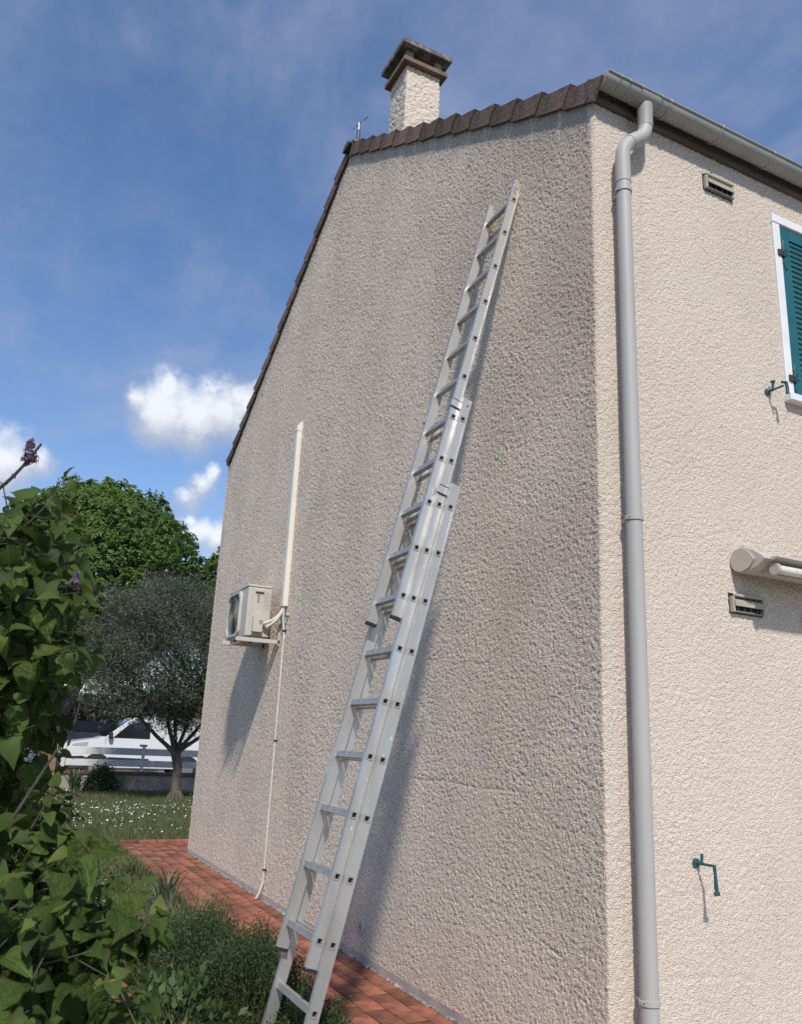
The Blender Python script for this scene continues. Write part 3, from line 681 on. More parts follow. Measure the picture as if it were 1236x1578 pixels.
def awning():
    y0, y1, zc = .918, 3.6, 2.523
    a = thing('awning', 'folded beige awning box fixed on the facade above the lower vent', 'awning', (0, y0, zc-.1))
    # drop-shaped cassette: round at the wall, drawn to a lip at the front
    def drop(r, x, tip, dz):
        up = [(x+r*cos(t), r*sin(t)) for t in np.linspace(R(60), R(300), 21)]
        a0, b0 = np.array(up[-1]), np.array(up[0]); tp = np.array([tip, dz]); lo_ = [tuple(a0+(tp-a0)*s+np.array([.0, -.010])*sin(s*pi)) for s in (.2, .4, .6, .8)]; hi_ = [tuple(tp+(b0-tp)*s+np.array([.0, .010])*sin(s*pi)) for s in (.2, .4, .6, .8)]
        return up+lo_+[tuple(tp)]+hi_
    mb = MB(); mb.prism(drop(.069, .070, .222, -.012), (0, y0, zc), (1, 0, 0), (0, 0, 1), (0, 1, 0), y1-y0); mb.build('cassette', M['awning'], a, 35)
    mb = MB(); mb.prism(drop(.064, .069, .160, -.008), (0, y0-.012, zc), (1, 0, 0), (0, 0, 1), (0, 1, 0), .0115); mb.build('end_cap', M['awning'], a, 35)
    mb = MB(); mb.prism([(.212, .002), (.262, .000), (.264, -.006), (.205, -.024)], (0, y0+.05, zc), (1, 0, 0), (0, 0, 1), (0, 1, 0), y1-y0-.06); mb.build('front_profile', M['awning'], a)
    mb = MB(); mb.tube([(.222, y0+.085, zc-.062), (.222, y1, zc-.062)], .024, 16); mb.build('front_bar', M['awning_bar'], a, 40)
    mb = MB(); mb.tube([(.222, y0+.062, zc-.062), (.222, y0+.084, zc-.062)], .031, 18); mb.build('bar_end', M['awning'], a, 40)
    mb = MB(); mb.prism([(.13, -.055), (.19, -.040), (.19, -.085), (.12, -.078)], (0, y0+.09, zc), (1, 0, 0), (0, 0, 1), (0, 1, 0), y1-y0-.1); mb.build('folding_arm', M['awning'], a)
awning()

# ================================================================== THINGS ON THE GABLE
def trunking():
    t = thing('cable_trunking', 'cream plastic trunking running up the gable above the air conditioner', 'trunking', (-4.80, 0, 2.745))
    x0, x1, dp = -4.865, -4.785, .056
    mb = MB(); mb.box((x0, -.001, 2.745), (x1, -dp, 4.665), .004); mb.build('cover', M['trunking'], t)
    mb = MB(); V = [(x0-.003, 0), (x1+.003, 0)]
    mb.prism([(0, 0), (-dp-.004, 0), (-dp-.004, .05), (-.022, .105), (0, .11)], (x0-.003, 0, 4.652), (0, 1, 0), (0, 0, 1), (1, 0, 0), x1-x0+.006); mb.build('end_cap', M['trunking'], t)
trunking()
def ac():
    x0, x1, y0, y1, z0, z1 = -5.69, -4.985, -.365, -.115, 2.435, 2.958
    a = thing('air_conditioner', 'cream outdoor air conditioning unit on brackets on the gable', 'air conditioner', ((x0+x1)/2, -.2, 2.38))
    mb = MB(); mb.box((x0, y0, z0), (x1, y1, z1-.018), .006); mb.build('casing', M['ac'], a)
    mb = MB(); mb.box((x0-.006, y0-.006, z1-.0175), (x1+.006, y1+.006, z1+.006), .005); mb.build('lid', M['ac'], a)
    # front: recessed fan opening with rounded square frame and wire guard
    cx, cz = x0+.27, (z0+z1)/2-.01; rr = .215
    def rsq(h, r, n=6):
        p = []
        for qx, qz, a0 in ((1, 1, 0), (-1, 1, 90), (-1, -1, 180), (1, -1, 270)):
            for i in range(n+1): t = R(a0+90*i/n); p.append((cx+qx*(h-r)+r*cos(t), cz+qz*(h-r)+r*sin(t)))
        return p
    po, pi_ = rsq(.235, .07), rsq(.212, .10); n = len(po); V = [(x, y0-.0005, z) for x, z in po]+[(x, y0-.028, z) for x, z in po]+[(x, y0-.028, z) for x, z in pi_]+[(x, y0-.0008, z) for x, z in pi_]
    F = []
    for k in range(3): F += [(k*n+i, k*n+(i+1) % n, (k+1)*n+(i+1) % n, (k+1)*n+i) for i in range(n)]
    fr = obj('fan_frame', V, F, M['ac'], a, 40)
    mb = MB(); mb.prism([(.205*cos(t), .205*sin(t)) for t in np.linspace(0, 2*pi, 28)[:-1]], (cx, y0-.003, cz), (1, 0, 0), (0, 0, 1), (0, 1, 0), .002); mb.build('fan_recess', M['ac_dark'], a)
    mb = MB()
    for r in np.arange(.03, .205, .0175): mb.tube([(cx+r*cos(t), y0-.02, cz+r*sin(t)) for t in np.linspace(0, 2*pi, 26)], .0028, 4, False)
    for k in range(8): t = k*pi/4; mb.tube([(cx+.02*cos(t), y0-.018, cz+.02*sin(t)), (cx+.215*cos(t), y0-.018, cz+.215*sin(t))], .003, 4)
    mb.build('wire_guard', M['ac_fan'], fr)
    mb = MB()
    for k in range(3):
        t0 = k*2*pi/3
        V = []
        for r in (.04, .11, .19):
            for dt, dy in ((-.35, -.004), (.35, -.013)): V.append((cx+r*cos(t0+dt), y0+dy, cz+r*sin(t0+dt)))
        mb.add(V, [(0, 1, 3, 2), (2, 3, 5, 4)])
    mb.tube([(cx, y0-.014, cz), (cx, y0-.003, cz)], .045, 14); mb.build('fan', M['ac_fan'], fr)
    # service side
    mb = MB(); mb.box((x1-.002, y0+.055, z0+.012), (x1+.010, y1-.075, z1-.035), .004); mb.build('side_cover', M['ac'], a)
    mb = MB(); mb.box((x1+.0105, y0+.073, z1-.088), (x1+.0118, y1-.088, z1-.063)); mb.build('handle_recess', M['ac_dark'], a)
    mb = MB(); mb.box((x1+.0105, y0+.098, z1-.18), (x1+.0115, y0+.118, z1-.10)); mb.box((x1+.0105, y0+.092, z1-.106), (x1+.0115, y0+.12, z1-.096)); mb.build('print', M['print_grey'], a)
    # print: small rows of symbols on the rear strip
    mb = MB(); g = random.Random(8)
    for row in range(9):
        z = z1-.075-row*.022
        for c in range(3): mb.box((x1+.0004, y1-.062+c*.017, z), (x1+.0012, y1-.062+c*.017+.011, z+.009*g.uniform(.4, 1)))
    mb.build('print', M['print_grey'], a)
    mb = MB()
    for yy in (y0+.030, y0+.045): mb.box((x1-.001, yy-.0012, z0+.01), (x1+.003, yy+.0012, z1-.03))
    mb.build('seam', M['ac'], a)
    pv = [(y0+.062, z0+.045), (y0+.162, z0+.045), (y0+.165, z0+.20), (y0+.15, z0+.225), (y0+.078, z0+.225), (y0+.062, z0+.20)]
    mb = MB(); mb.prism([(p[0]-y0, p[1]-z0) for p in pv], (x1+.009, y0, z0), (0, 1, 0), (0, 0, 1), (1, 0, 0), .045); mb.build('valve_cover', M['ac'], a)
    mb = MB(); mb.box((x1+.055, y0+.125, z0+.125), (x1+.0555, y0+.16, z0+.165)); mb.build('print', M['print_grey'], a)
    for sy in (.012, .215):
        for sz in (.02, .235):
            pass
    # brackets
    for k, bx in enumerate((-4.972, -5.49)):
        mb = MB(); mb.box((bx-.018, -.452, 2.378), (bx+.018, -.002, 2.381)); mb.box((bx+.015, -.452, 2.381), (bx+.018, -.002, 2.418), .001); mb.box((bx-.018, -.452, 2.381), (bx-.015, -.002, 2.418), .001)
        br = mb.build('bracket', M['ac'], a)
        mb = MB(); mb.box((bx-.018, -.022, 2.36), (bx+.018, -.019, 2.76)); mb.box((bx+.015, -.0188, 2.36), (bx+.018, -.001, 2.76), .001); mb.box((bx-.018, -.0188, 2.36), (bx-.015, -.001, 2.76), .001); mb.build('bracket_upright', M['ac'], br)
        for zz in (2.40, 2.44, 2.50, 2.56, 2.66): mb = MB(); mb.tube([(bx+.0175, -.011, zz), (bx+.019, -.011, zz)], .004, 6); mb.build('bolt', M['ac_dark'], br)
        for yy in (-.15, -.32): mb = MB(); mb.tube([(bx, yy, 2.4), (bx, yy, 2.438)], .016, 10); mb.build('rubber_mount', M['rubber'], br)
    mb = MB(); mb.box((-5.49, -.40, 2.371), (-4.972, -.375, 2.3775)); mb.build('cross_bar', M['ac'], a)
    for k, (dz, dy) in enumerate(((0, 0), (-.042, .02))):
        t = np.linspace(0, 1, 16)[:, None]; p = np.array([(x1+.03, y0+.175+dy, z0+.135+dz), (x1+.08, -.15, z0+.15+dz), (-4.835, -.045, z0+.19+dz*.5), (-4.835+.022*k, -.030, 2.76)])
        c = (1-t)**3*p[0]+3*(1-t)**2*t*p[1]+3*(1-t)*t**2*p[2]+t**3*p[3]; mb = MB(); mb.tube(c, .014, 10); mb.build('refrigerant_pipe', M['insul'], a, 60)
    mb = MB(); mb.tube([(x1+.02, y0+.175, z0+.09), (x1+.06, y0+.185, z0+.11), (x1+.035, y0+.20, z0+.135)], .008, 8); mb.build('valve', M['ac_fan'], a, 40)
ac()
def conduit():
    x = -4.79
    c = thing('drain_conduit', 'thin pale drain conduit clipped down the gable below the trunking', 'conduit', (x, 0, 0))
    P = [(x-.025, -.03, 2.75), (x-.03, -.028, 2.62), (x-.012, -.020, 2.52), (x, -.016, 2.45), (x, -.016, 1.4), (x-.004, -.016, .30), (x-.008, -.018, .15), (x-.012, -.040, .07), (x-.022, -.068, .015)]
    mb = MB(); mb.tube(P, .0105, 10); mb.build('tube', M['cable'], c, 60)
    for z in (2.50, 1.43, .265):
        mb = MB(); mb.tube([(x-(.004 if z < 1 else 0), -.016, z-.008), (x-(.004 if z < 1 else 0), -.016, z+.008)], .0145, 10); mb.box((x-.028, -.010, z-.007), (x+.028, -.001, z+.007), .002); mb.build('clip', M['clip'], c, 40)
conduit()
def box_plug():
    p = thing('wall_plug', 'small round white cover plate low on the gable beside the ladder', 'cover plate', (-2.59, 0, .225))
    mb = MB(); mb.tube([(-2.59, .006, .225), (-2.59, -.010, .225), (-2.59, -.013, .225)], [.052, .052, .044], 20); mb.build('disc', M['plug'], p, 40)
    mb = MB(); mb.tube([(-2.59, -.0125, .225), (-2.59, -.016, .225)], .020, 14); mb.box((-2.592, -.017, .19), (-2.588, -.0128, .26)); mb.build('lock_ring', M['print_grey'], p, 40)
box_plug()
def junction():
    p = thing('pipe_end', 'small pinkish plastic pipe stub in the gable beside the conditioner pipes', 'pipe stub', (-4.735, 0, 2.62))
    mb = MB(); mb.tube([(-4.735, .003, 2.655), (-4.735, -.030, 2.650)], .020, 12); mb.build('sleeve', M['vent'], p, 40)
    mb = MB(); mb.tube([(-4.735, -.0295, 2.650), (-4.735, -.042, 2.648)], .013, 10); mb.build('core', M['ac_fan'], p, 40)
junction()
def antenna():
    b = np.array([-3.93, .55, 7.70])
    d = F_*FPX+R_*(553.5-618)-U_*(191-789); t = (.42-CAM[1])/d[1]; tip = CAM+d*t
    a = thing('tv_antenna', 'small television antenna standing on the roof ridge beside the chimney', 'antenna', (tip[0], tip[1], 7.62))
    mb = MB(); mb.tube([(tip[0], tip[1], 7.60), (tip[0], tip[1], tip[2]-.10)], .022, 8); mb.build('mast_foot', M['steel_dark'], a, 40)
    mb = MB(); mb.tube([(tip[0], tip[1], tip[2]-.11), (tip[0], tip[1], tip[2]+.005)], .012, 8); mb.build('mast', M['antenna'], a, 40)
    for k, dz in enumerate((0, .012)):
        mb = MB(); mb.tube([(tip[0]-.14, tip[1]-.02, tip[2]+dz), (tip[0]+.16, tip[1]+.05, tip[2]+dz)], .0032, 6); mb.build('element', M['antenna'], a)
    for s in (-1, 1):
        mb = MB(); mb.tube([(tip[0]+s*.07, tip[1]+s*.02, tip[2]), (tip[0]+s*.07, tip[1]+s*.02, tip[2]-.10)], .0025, 6); mb.build('element', M['antenna'], a)
antenna()

# ================================================================== LADDER
def ladder():
    A = np.array([-.7362, -.0404, 4.9553]); th, ph = R(14.2598), R(.2572)
    d = np.array([sin(ph), -cos(ph)*sin(th), -cos(ph)*cos(th)]); n = np.array([0, cos(th), -sin(th)])
    e = nz(np.array([1, 0, 0])-d*d[0])
    base = A+d*5.14
    lad = thing('extension_ladder', 'long three-part aluminium extension ladder leaning against the gable', 'ladder', (base[0]-.2, base[1], -.06))
    D, TH, HR = .058, .023, .0142
    off = [(0., 0., .335), (.0525, .0234, .425), (.108, .0553, .490)]
    ends = [(-.165, 2.925), (1.545, 4.60), (2.10, 5.135)]; rung0 = [0, 6, 8]
    for k in range(3):
        dn, ex, w = off[k]; s0, s1 = ends[k]; rs = [.28*(rung0[k]+i) for i in range(11)]
        def P(s, x, q): return A+d*s+e*(ex+x)+n*(dn+q)
        for side, (xo, xi) in ((1, (0., -TH)), (-1, (-w, -w+TH))):
            mb = MB(); sb = sorted([s0, s1]+[r-HR for r in rs]+[r+HR for r in rs]); qb = [-D/2, -HR, HR, D/2]
            holes = {round(r-HR, 5) for r in rs}
            for x in (xo, xi):
                V = [P(s, x, q) for s in sb for q in qb]; Fc = []
                for i in range(len(sb)-1):
                    for j in range(3):
                        if j == 1 and round(sb[i], 5) in holes: continue
                        Fc.append((i*4+j, i*4+j+1, i*4+j+5, i*4+j+4))
                mb.add(V, Fc)
            for q in (-D/2, D/2): mb.add([P(s0, xo, q), P(s1, xo, q), P(s1, xi, q), P(s0, xi, q)], [(0, 1, 2, 3)])
            for s in (s0, s1): mb.add([P(s, xo, -D/2), P(s, xo, D/2), P(s, xi, D/2), P(s, xi, -D/2)], [(0, 1, 2, 3)])
            so_ = np.sign(xo-xi)                       # rolled lips along both edges of the outer face
            for q0, q1, hh in ((-D/2+.0002, -D/2+.005, .0022), (D/2-.005, D/2-.0002, .0022), (D/2-.0125, D/2-.0095, .0012)):
                V = []
                for s in (s0+.0005, s1-.0005): V += [P(s, xo, q0), P(s, xo, q1), P(s, xo+so_*hh, q1), P(s, xo+so_*hh, q0)]
                mb.add(V, [(0, 1, 2, 3), (7, 6, 5, 4), (1, 5, 6, 2), (2, 6, 7, 3), (3, 7, 4, 0)])
            stile = mb.build('stile', M['alu'], lad)
            # end cap (rubber) at the foot of the section
            mb = MB(); V = []
            for s in (s1-.004, s1+.012):
                for x, q in ((xo+so_*.002, -D/2-.003), (xo+so_*.002, D/2+.002), (xi-so_*.002, D/2+.002), (xi-so_*.002, -D/2-.003)): V.append(P(s, x, q))
            mb.add(V, [(3, 2, 1, 0), (4, 5, 6, 7), (0, 1, 5, 4), (1, 2, 6, 5), (2, 3, 7, 6), (3, 0, 4, 7)]); mb.build('end_cap', M['rubber'], stile)
        # rungs: square tubes flared at both ends
        mb = MB(); a = HR+.0006; b = HR-.0032; xs = [.0035, .0005, -w-.0005, -w-.0035]
        V = []
        for x in xs:
            for q in (a, b):
                q = q+(.0022 if x in (xs[0], xs[3]) and q == a else 0)
                V += [e*x+d*u*q+n*v_*q for u, v_ in ((-1, -1), (-1, 1), (1, 1), (1, -1))]
        Fc = []
        for i in range(3):
            o1, o2 = i*8, (i+1)*8
            for j in range(4):
                Fc.append((o1+j, o1+(j+1) % 4, o2+(j+1) % 4, o2+j)); Fc.append((o1+4+j, o2+4+j, o2+4+(j+1) % 4, o1+4+(j+1) % 4))
        for o1 in (0, 24):
            for j in range(4): Fc.append((o1+j, o1+4+j, o1+4+(j+1) % 4, o1+(j+1) % 4))
        # web closing the tube half way, so that the bores stay dark
        m0 = len(V); V += [e*(-w/2)+d*u*b+n*v_*b for u, v_ in ((-1, -1), (-1, 1), (1, 1), (1, -1))]; Fc.append((m0, m0+1, m0+2, m0+3))
        me = mesh_np('rung', np.array(V), Fc, M['alu_rung'])
        for r in rs: piece('rung', me, lad, P(r, 0, 0))
        # guide brackets that clasp the section in front
        if k > 0:
            for side in (1, -1):
                fx = 0. if side > 0 else -w
                fex = off[k-1][1]-ex; fdn = off[k-1][0]-dn; fw = off[k-1][2]
                ox = (fex+.0012) if side > 0 else (fex-fw-.0012)
                s = s0+.05; mb = MB()
                def Q(ds, x, q): return A+d*(s+ds)+e*(ex+x)+n*(dn+q)
                def bar(ds0, ds1, x0, x1, q0, q1, M_): 
                    V = [Q(u, x, q) for u in (ds0, ds1) for x in (x0, x1) for q in (q0, q1)]
                    M_.add(V, [(0, 1, 3, 2), (4, 6, 7, 5), (0, 4, 5, 1), (2, 3, 7, 6), (0, 2, 6, 4), (1, 5, 7, 3)])
                bar(-.022, .022, ox+side*.0015, ox+side*.0035, fdn-D/2-.004, fdn+D/2+.004, mb)
                bar(-.022, .022, ox-side*.012, ox+side*.0035, fdn-D/2-.0075, fdn-D/2-.0045, mb)
                br = mb.build('guide_bracket', M['alu'], lad)
                mb = MB(); bar(.022, .030, ox+side*.001, ox+side*.0045, fdn-D/2-.006, fdn+D/2, mb); bar(-.027, -.022, ox+side*.001, ox+side*.0042, fdn-D/2-.004, fdn+D/2-.004, mb)
                mb.build('bracket_edge', M['steel_dark'], br)
    # scuffed marking near the top and small rivet slots
    def P(s, x, q): return A+d*s+e*x+n*q
    mb = MB()
    for (sa, qa), (sb_, qb_) in (((-.090, -.016), (-.098, -.002)), ((-.098, -.002), (-.088, .012)), ((-.062, -.012), (-.052, -.004)), ((-.074, -.018), (-.062, -.012)), ((-.052, -.004), (-.050, .004))):
        t = np.array([sb_-sa, qb_-qa]); t /= np.hypot(*t); o_ = np.array([-t[1], t[0]])*.0022
        V = [P(sa+o_[0], .0008, qa+o_[1]), P(sb_+o_[0], .0008, qb_+o_[1]), P(sb_-o_[0], .0008, qb_-o_[1]), P(sa-o_[0], .0008, qa-o_[1])]; mb.add(V, [(0, 1, 2, 3)])
    mb.build('sticker_mark', M['print'], lad)
    for sc_, qc_, ln_, wd_, kk in ((3.53, .012, .03, .0035, 2), (3.62, -.004, .012, .003, 2), (3.98, .004, .022, .004, 1), (3.30, .016, .010, .005, 2), (2.62, .006, .012, .003, 1)):
        exx, dnn = off[kk][1], off[kk][0]; mb = MB(); V = []
        for u_, w_ in ((-.5, -.3), (-.2, .5), (.25, .2), (.5, .45), (.3, -.4), (-.1, -.2)): V.append(A+d*(sc_+u_*ln_)+e*(exx+.0009)+n*(dnn+qc_+w_*wd_*2))
        mb.add(V, [tuple(range(6))]); mb.build('paint_scuff', M['daisy'], lad)
    mb = MB(); ex = .0234; dn = .0525
    V = [A+d*s+e*(ex+.0008)+n*(dn+q) for s, q in ((1.595, .002), (1.600, .005), (1.580, .018), (1.575, .015))]; mb.add(V, [(0, 1, 2, 3)]); mb.build('slot', M['print'], lad)
ladder()

# ================================================================== PATH
def path():
    mb = MB(); mb.box((-8.86, -.692, -.08), (7.5, -.003, -.010)); mb.box((-8.86, -.0029, -.08), (-W-.003, 3.0, -.0105))
    p = mb.build('path', M['grout'], kind='structure')
    tl, tw, gp = .172, .140, .008
    def tile_mesh(w, l):
        q = MB(); q.box((-l/2, -w/2, -.014), (l/2, w/2, 0), .0028); return mesh_np('tile', np.concatenate(q.v), q.f, M['terra'])
    mfull = tile_mesh(tw-gp, tl-gp); mfirst = tile_mesh(.116-gp, tl-gp); g = random.Random(2)
    far = MB(); cnt = 0
    for r in range(5):
        yc = -.068 if r == 0 else -.126-tw*(r-.5)
        x = 1.55-(r % 2)*tl/2
        while x > -8.8:
            z = g.uniform(-.002, .0015); xx = x+g.uniform(-.0015, .0015)
            if -8.3 < x < -.95:
                piece('tile', mfirst if r == 0 else mfull, p, (xx, yc, z), (g.uniform(-.006, .006), g.uniform(-.005, .005), 0)); cnt += 1
            else: w = (.116 if r == 0 else tw)-gp; far.box((xx-(tl-gp)/2, yc-w/2, z-.014), (xx+(tl-gp)/2, yc+w/2, z), .0028)
            x -= tl
    for i in range(5):
        for j in range(14):
            x, y = -W-.10-i*tl, .07+j*tw; z = g.uniform(-.002, .0015); far.box((x-(tl-gp)/2, y-(tw-gp)/2, z-.014), (x+(tl-gp)/2, y+(tw-gp)/2, z), .0028)
    far.build('far_tiles', M['terra_far'], p, kind='stuff')
    for k in range(16):                     # raised edging along the lawn
        mb = MB(); y = -.69+k*.25; mb.box((-8.97, y, -.05), (-8.865, y+.243, .030), .004); mb.build('edging_brick', M['terra'], p)
M['terra_far'] = pmat('terracotta_far', (.31, .115, .062), (.15, .066, .046), .62, scale=9, rough2=.8, island=.42, bump=(45, .25, .004), lo=.38, hi=.68, spec=.35)
path()

# ================================================================== PLANT HELPERS
def leaf_cloud(pos, axis, nrm, length, width, fold=.0, shape='diamond'):
    """many leaves as arrays. pos (N,3) stem ends, axis: stem->tip, nrm: blade normal; returns V,F of quads (each leaf two quads = kite folded on the midrib)"""
    axis = axis/np.linalg.norm(axis, axis=1)[:, None]; side = np.cross(nrm, axis); side /= np.linalg.norm(side, axis=1)[:, None]+1e-9; up = np.cross(axis, side)
    L = np.broadcast_to(length, (len(pos),))[:, None]; Wd = np.broadcast_to(width, (len(pos),))[:, None]
    a = pos; c = pos+axis*L-up*L*.12; m = pos+axis*L*.45; l = m-side*Wd*.5+up*fold*Wd; r = m+side*Wd*.5+up*fold*Wd
    V = np.stack([a, r, c, l], 1).reshape(-1, 3); b = np.arange(len(pos))[:, None]*4
    F = b+np.array([[0, 1, 2, 3]]); return V, F
def rand_unit(n): v = rng.standard_normal((n, 3)); return v/np.linalg.norm(v, axis=1)[:, None]
def tri_blades(x, y, z, h, w, lean, seg2=True):
    n = len(x); az = rng.uniform(0, 2*pi, n); dx, dy = np.cos(az), np.sin(az); az2 = rng.uniform(0, 2*pi, n); lx, ly = np.cos(az2)*lean, np.sin(az2)*lean
    b = np.stack([x, y, z], 1); s = np.stack([dx, dy, 0*dx], 1)*w[:, None]*.5
    if not seg2:
        t = b+np.stack([lx*h, ly*h, h], 1); V = np.stack([b-s, b+s, t], 1).reshape(-1, 3); return V, np.arange(3*n).reshape(n, 3)
    m = b+np.stack([lx*h*.3, ly*h*.3, h*.6], 1); t = b+np.stack([lx*h, ly*h, h*.95], 1)
    V = np.stack([b-s, b+s, m+s*.8, m-s*.8, t], 1).reshape(-1, 3); k = np.arange(n)[:, None]*5
    F = np.concatenate([k+np.array([[0, 1, 2]]), k+np.array([[0, 2, 3]]), k+np.array([[3, 2, 4]])]); return V, F
def merge(parts):
    V = []; F = []; b = 0
    for v, f in parts: V.append(v); F.append(f+b); b += len(v)
    return np.concatenate(V), np.concatenate(F)

# ================================================================== LAWN
def lawn():
    parts = []
    n = 90000; x = rng.uniform(-18.4, -8.8, n); y = rng.uniform(-3.2, 4.6, n); k = ~((x > -8.99) & (y > -.7)); x, y = x[k], y[k]
    hh = rng.uniform(.03, .085, len(x))*(1+.5*np.sin(x*2.1)*np.sin(y*2.7)); parts.append(tri_blades(x, y, x*0-.06, hh+.03, rng.uniform(.006, .012, len(x)), .5, False))
    n = 42000; x = rng.uniform(-9.1, -.2, n); y = rng.uniform(-3.4, -.68, n); parts.append(tri_blades(x, y, x*0-.06, rng.uniform(.05, .14, n), rng.uniform(.004, .008, n), .6))
    V, F = merge(parts); o = obj('grass', V, F, M['grass'], None, None, 'stuff', 'rough green lawn grass around the paved path'); o['category'] = 'grass'
    # daisies: flat white heads a little above the grass
    n = 9000; x = rng.uniform(-18.2, -9.7, n); y = rng.uniform(-3, 4, n)
    dens = .5+.5*np.sin(x*1.3+.4)*np.sin(y*1.1+1.0)+.25*np.sin(x*3.7+y*2.9); dens += .75*np.exp(-((x+12.2)/1.6)**2)*np.exp(-((y+.8)/1.6)**2)+.2; dens -= .5*np.exp(-((x+16.5)/1.2)**2)
    k = rng.uniform(0, 1.5, n) < dens**2*.34; x, y = x[k], y[k]; z = rng.uniform(.03, .075, len(x))
    n2 = 300; x2 = rng.uniform(-6.0, -1.0, n2); y2 = rng.uniform(-2.2, -1.1, n2); z2 = rng.uniform(.02, .07, n2); r = np.concatenate([rng.uniform(.008, .0145, len(x)), rng.uniform(.006, .010, n2)])
    x, y, z = np.concatenate([x, x2]), np.concatenate([y, y2]), np.concatenate([z, z2]); m = len(x)
    tl = rng.standard_normal((m, 2))*.35; V = []
    for j in range(6):
        a = j*pi/3; V.append(np.stack([x+r*cos(a), y+r*sin(a), z+tl[:, 0]*r*cos(a)+tl[:, 1]*r*sin(a)], 1))
    V = np.stack(V, 1).reshape(-1, 3); F = np.arange(6*m).reshape(m, 6)
    o = obj('daisies', V, F, M['daisy'], None, None, 'stuff', 'white daisies scattered over the lawn'); o['category'] = 'flowers'
lawn()

# ================================================================== GARDEN BED
def mound(name, label, cx, cy, rx, ry, h, nleaf, ll, lw, mat, seed, group=None, lump=.16):
    t = thing(name, label, 'shrub', (cx, cy, -.06), group); g = np.random.default_rng(seed)
    u = rand_unit(nleaf); u[:, 2] = np.abs(u[:, 2]); lumpf = 1+lump*np.sin(u[:, 0]*6+seed)*np.sin(u[:, 1]*7+2*seed)+.05*g.standard_normal(nleaf)
    rad = lumpf*(g.uniform(.45, 1, nleaf)**.45); pos = np.stack([cx+u[:, 0]*rx*rad, cy+u[:, 1]*ry*rad, -.06+u[:, 2]*h*rad], 1)
    ax = u*.8+rand_unit(nleaf)*.8+np.array([0, 0, .5]); V, F = leaf_cloud(pos, ax, rand_unit(nleaf)+np.array([0, 0, .8]), g.uniform(.7, 1.3, nleaf)*ll, g.uniform(.7, 1.3, nleaf)*lw, .1)
    obj('foliage', V, F, mat, t, None, 'stuff')
    mb = MB()
    for k in range(26):
        a = g.uniform(0, 2*pi); q = g.uniform(.2, .95); zz = h*math.sqrt(max(0, 1-q*q))*.75
        mb.tube([(cx+.05*cos(a), cy+.05*sin(a), -.06), (cx+rx*q*.6*cos(a), cy+ry*q*.6*sin(a), -.06+zz*.6), (cx+rx*q*cos(a), cy+ry*q*sin(a), -.06+zz)], [.006, .004, .002], 5)
    mb.build('stems', M['dry_stem'], t); return t
mound('low_shrub', 'dense low thyme-like shrub on the far side of the bed', -2.28, -1.17, .66, .40, .47, 30000, .017, .0075, M['thyme_leaf'], 3, 'low shrubs in the bed')
mound('low_shrub', 'rounded dark low shrub just left of the ladder foot', -1.62, -1.10, .42, .34, .51, 22000, .017, .0075, M['thyme_leaf'], 5, 'low shrubs in the bed')
mound('low_shrub', 'shaded low shrub seen between the stiles of the ladder foot', -.98, -.98, .36, .22, .34, 10000, .018, .008, M['thyme_leaf'], 8, 'low shrubs in the bed')
mound('leafy_herb', 'mint-like leafy herb in front of the low shrubs', -1.45, -1.50, .62, .26, .36, 900, .052, .036, M['mint_leaf'], 9)
mound('leafy_herb', 'low leafy herb spreading at the edge of the bed below the ladder', -.55, -1.42, .38, .20, .27, 420, .045, .030, M['mint_leaf'], 12)
def strap_plant(name, label, cx, cy, z0, n, hgt, spread, wd, mat, seed, dead=0):
    t = thing(name, label, 'plant', (cx, cy, z0)); g = random.Random(seed); mb = MB(); md = MB()
    for k in range(n):
        a = g.uniform(0, 2*pi); h = hgt*g.uniform(.6, 1.1); sp = spread*g.uniform(.3, 1); bx, by = cx+g.uniform(-.06, .06)*spread*4, cy+g.uniform(-.06, .06)*spread*4
        m = 7; V = []; w = wd*g.uniform(.7, 1.2); sx, sy = -sin(a), cos(a)
        for i in range(m):
            s = i/(m-1); x = bx+cos(a)*sp*s**1.6; y = by+sin(a)*sp*s**1.6; z = z0+h*(1.25*s-.45*s**3*g.uniform(.8, 1.2)); ww = w*(1-s**2.5)*.5+.0004
            V += [(x-sx*ww, y-sy*ww, z), (x, y, z-ww*.5), (x+sx*ww, y+sy*ww, z)]
        (md if k < dead else mb).add(V, [(3*i+c, 3*i+c+1, 3*i+c+4, 3*i+c+3) for i in range(m-1) for c in (0, 1)])
    mb.build('blades', mat, t, kind='stuff')
    if dead: md.build('dry_blades', M['dry_stem'], t, kind='stuff')
strap_plant('strap_leaf_plant', 'grey-green iris clump at the edge of the paved path', -4.75, -.92, -.06, 36, .44, .26, .022, M['strap_leaf'], 3, 6)
strap_plant('strap_leaf_plant', 'large strap-leaved clump at the foot of the low garden wall', -17.9, -.36, -.06, 90, .62, .42, .035, M['strap_leaf'], 4, 8)
strap_plant('grass_tuft', 'tuft of long thin grass stalks leaning over the path', -3.55, -.88, -.06, 60, .50, .34, .007, M['grass'], 5, 14)
strap_plant('grass_tuft', 'ragged grass tuft between the iris clump and the far corner of the path', -6.3, -.95, -.06, 90, .34, .36, .008, M['grass'], 26, 20)
strap_plant('grass_tuft', 'coarse grass tuft at the front of the bed near the ladder foot', -1.05, -1.62, -.06, 60, .36, .26, .007, M['grass'], 6, 8)
strap_plant('grass_tuft', 'loose grass tuft between the daisies and the low shrubs', -2.75, -1.55, -.06, 90, .34, .34, .007, M['grass'], 16, 10)
mound('dark_shrub', 'small dark evergreen shrub against the low garden wall', -18.05, .22, .36, .38, .62, 2600, .06, .03, M['thyme_leaf'], 21)
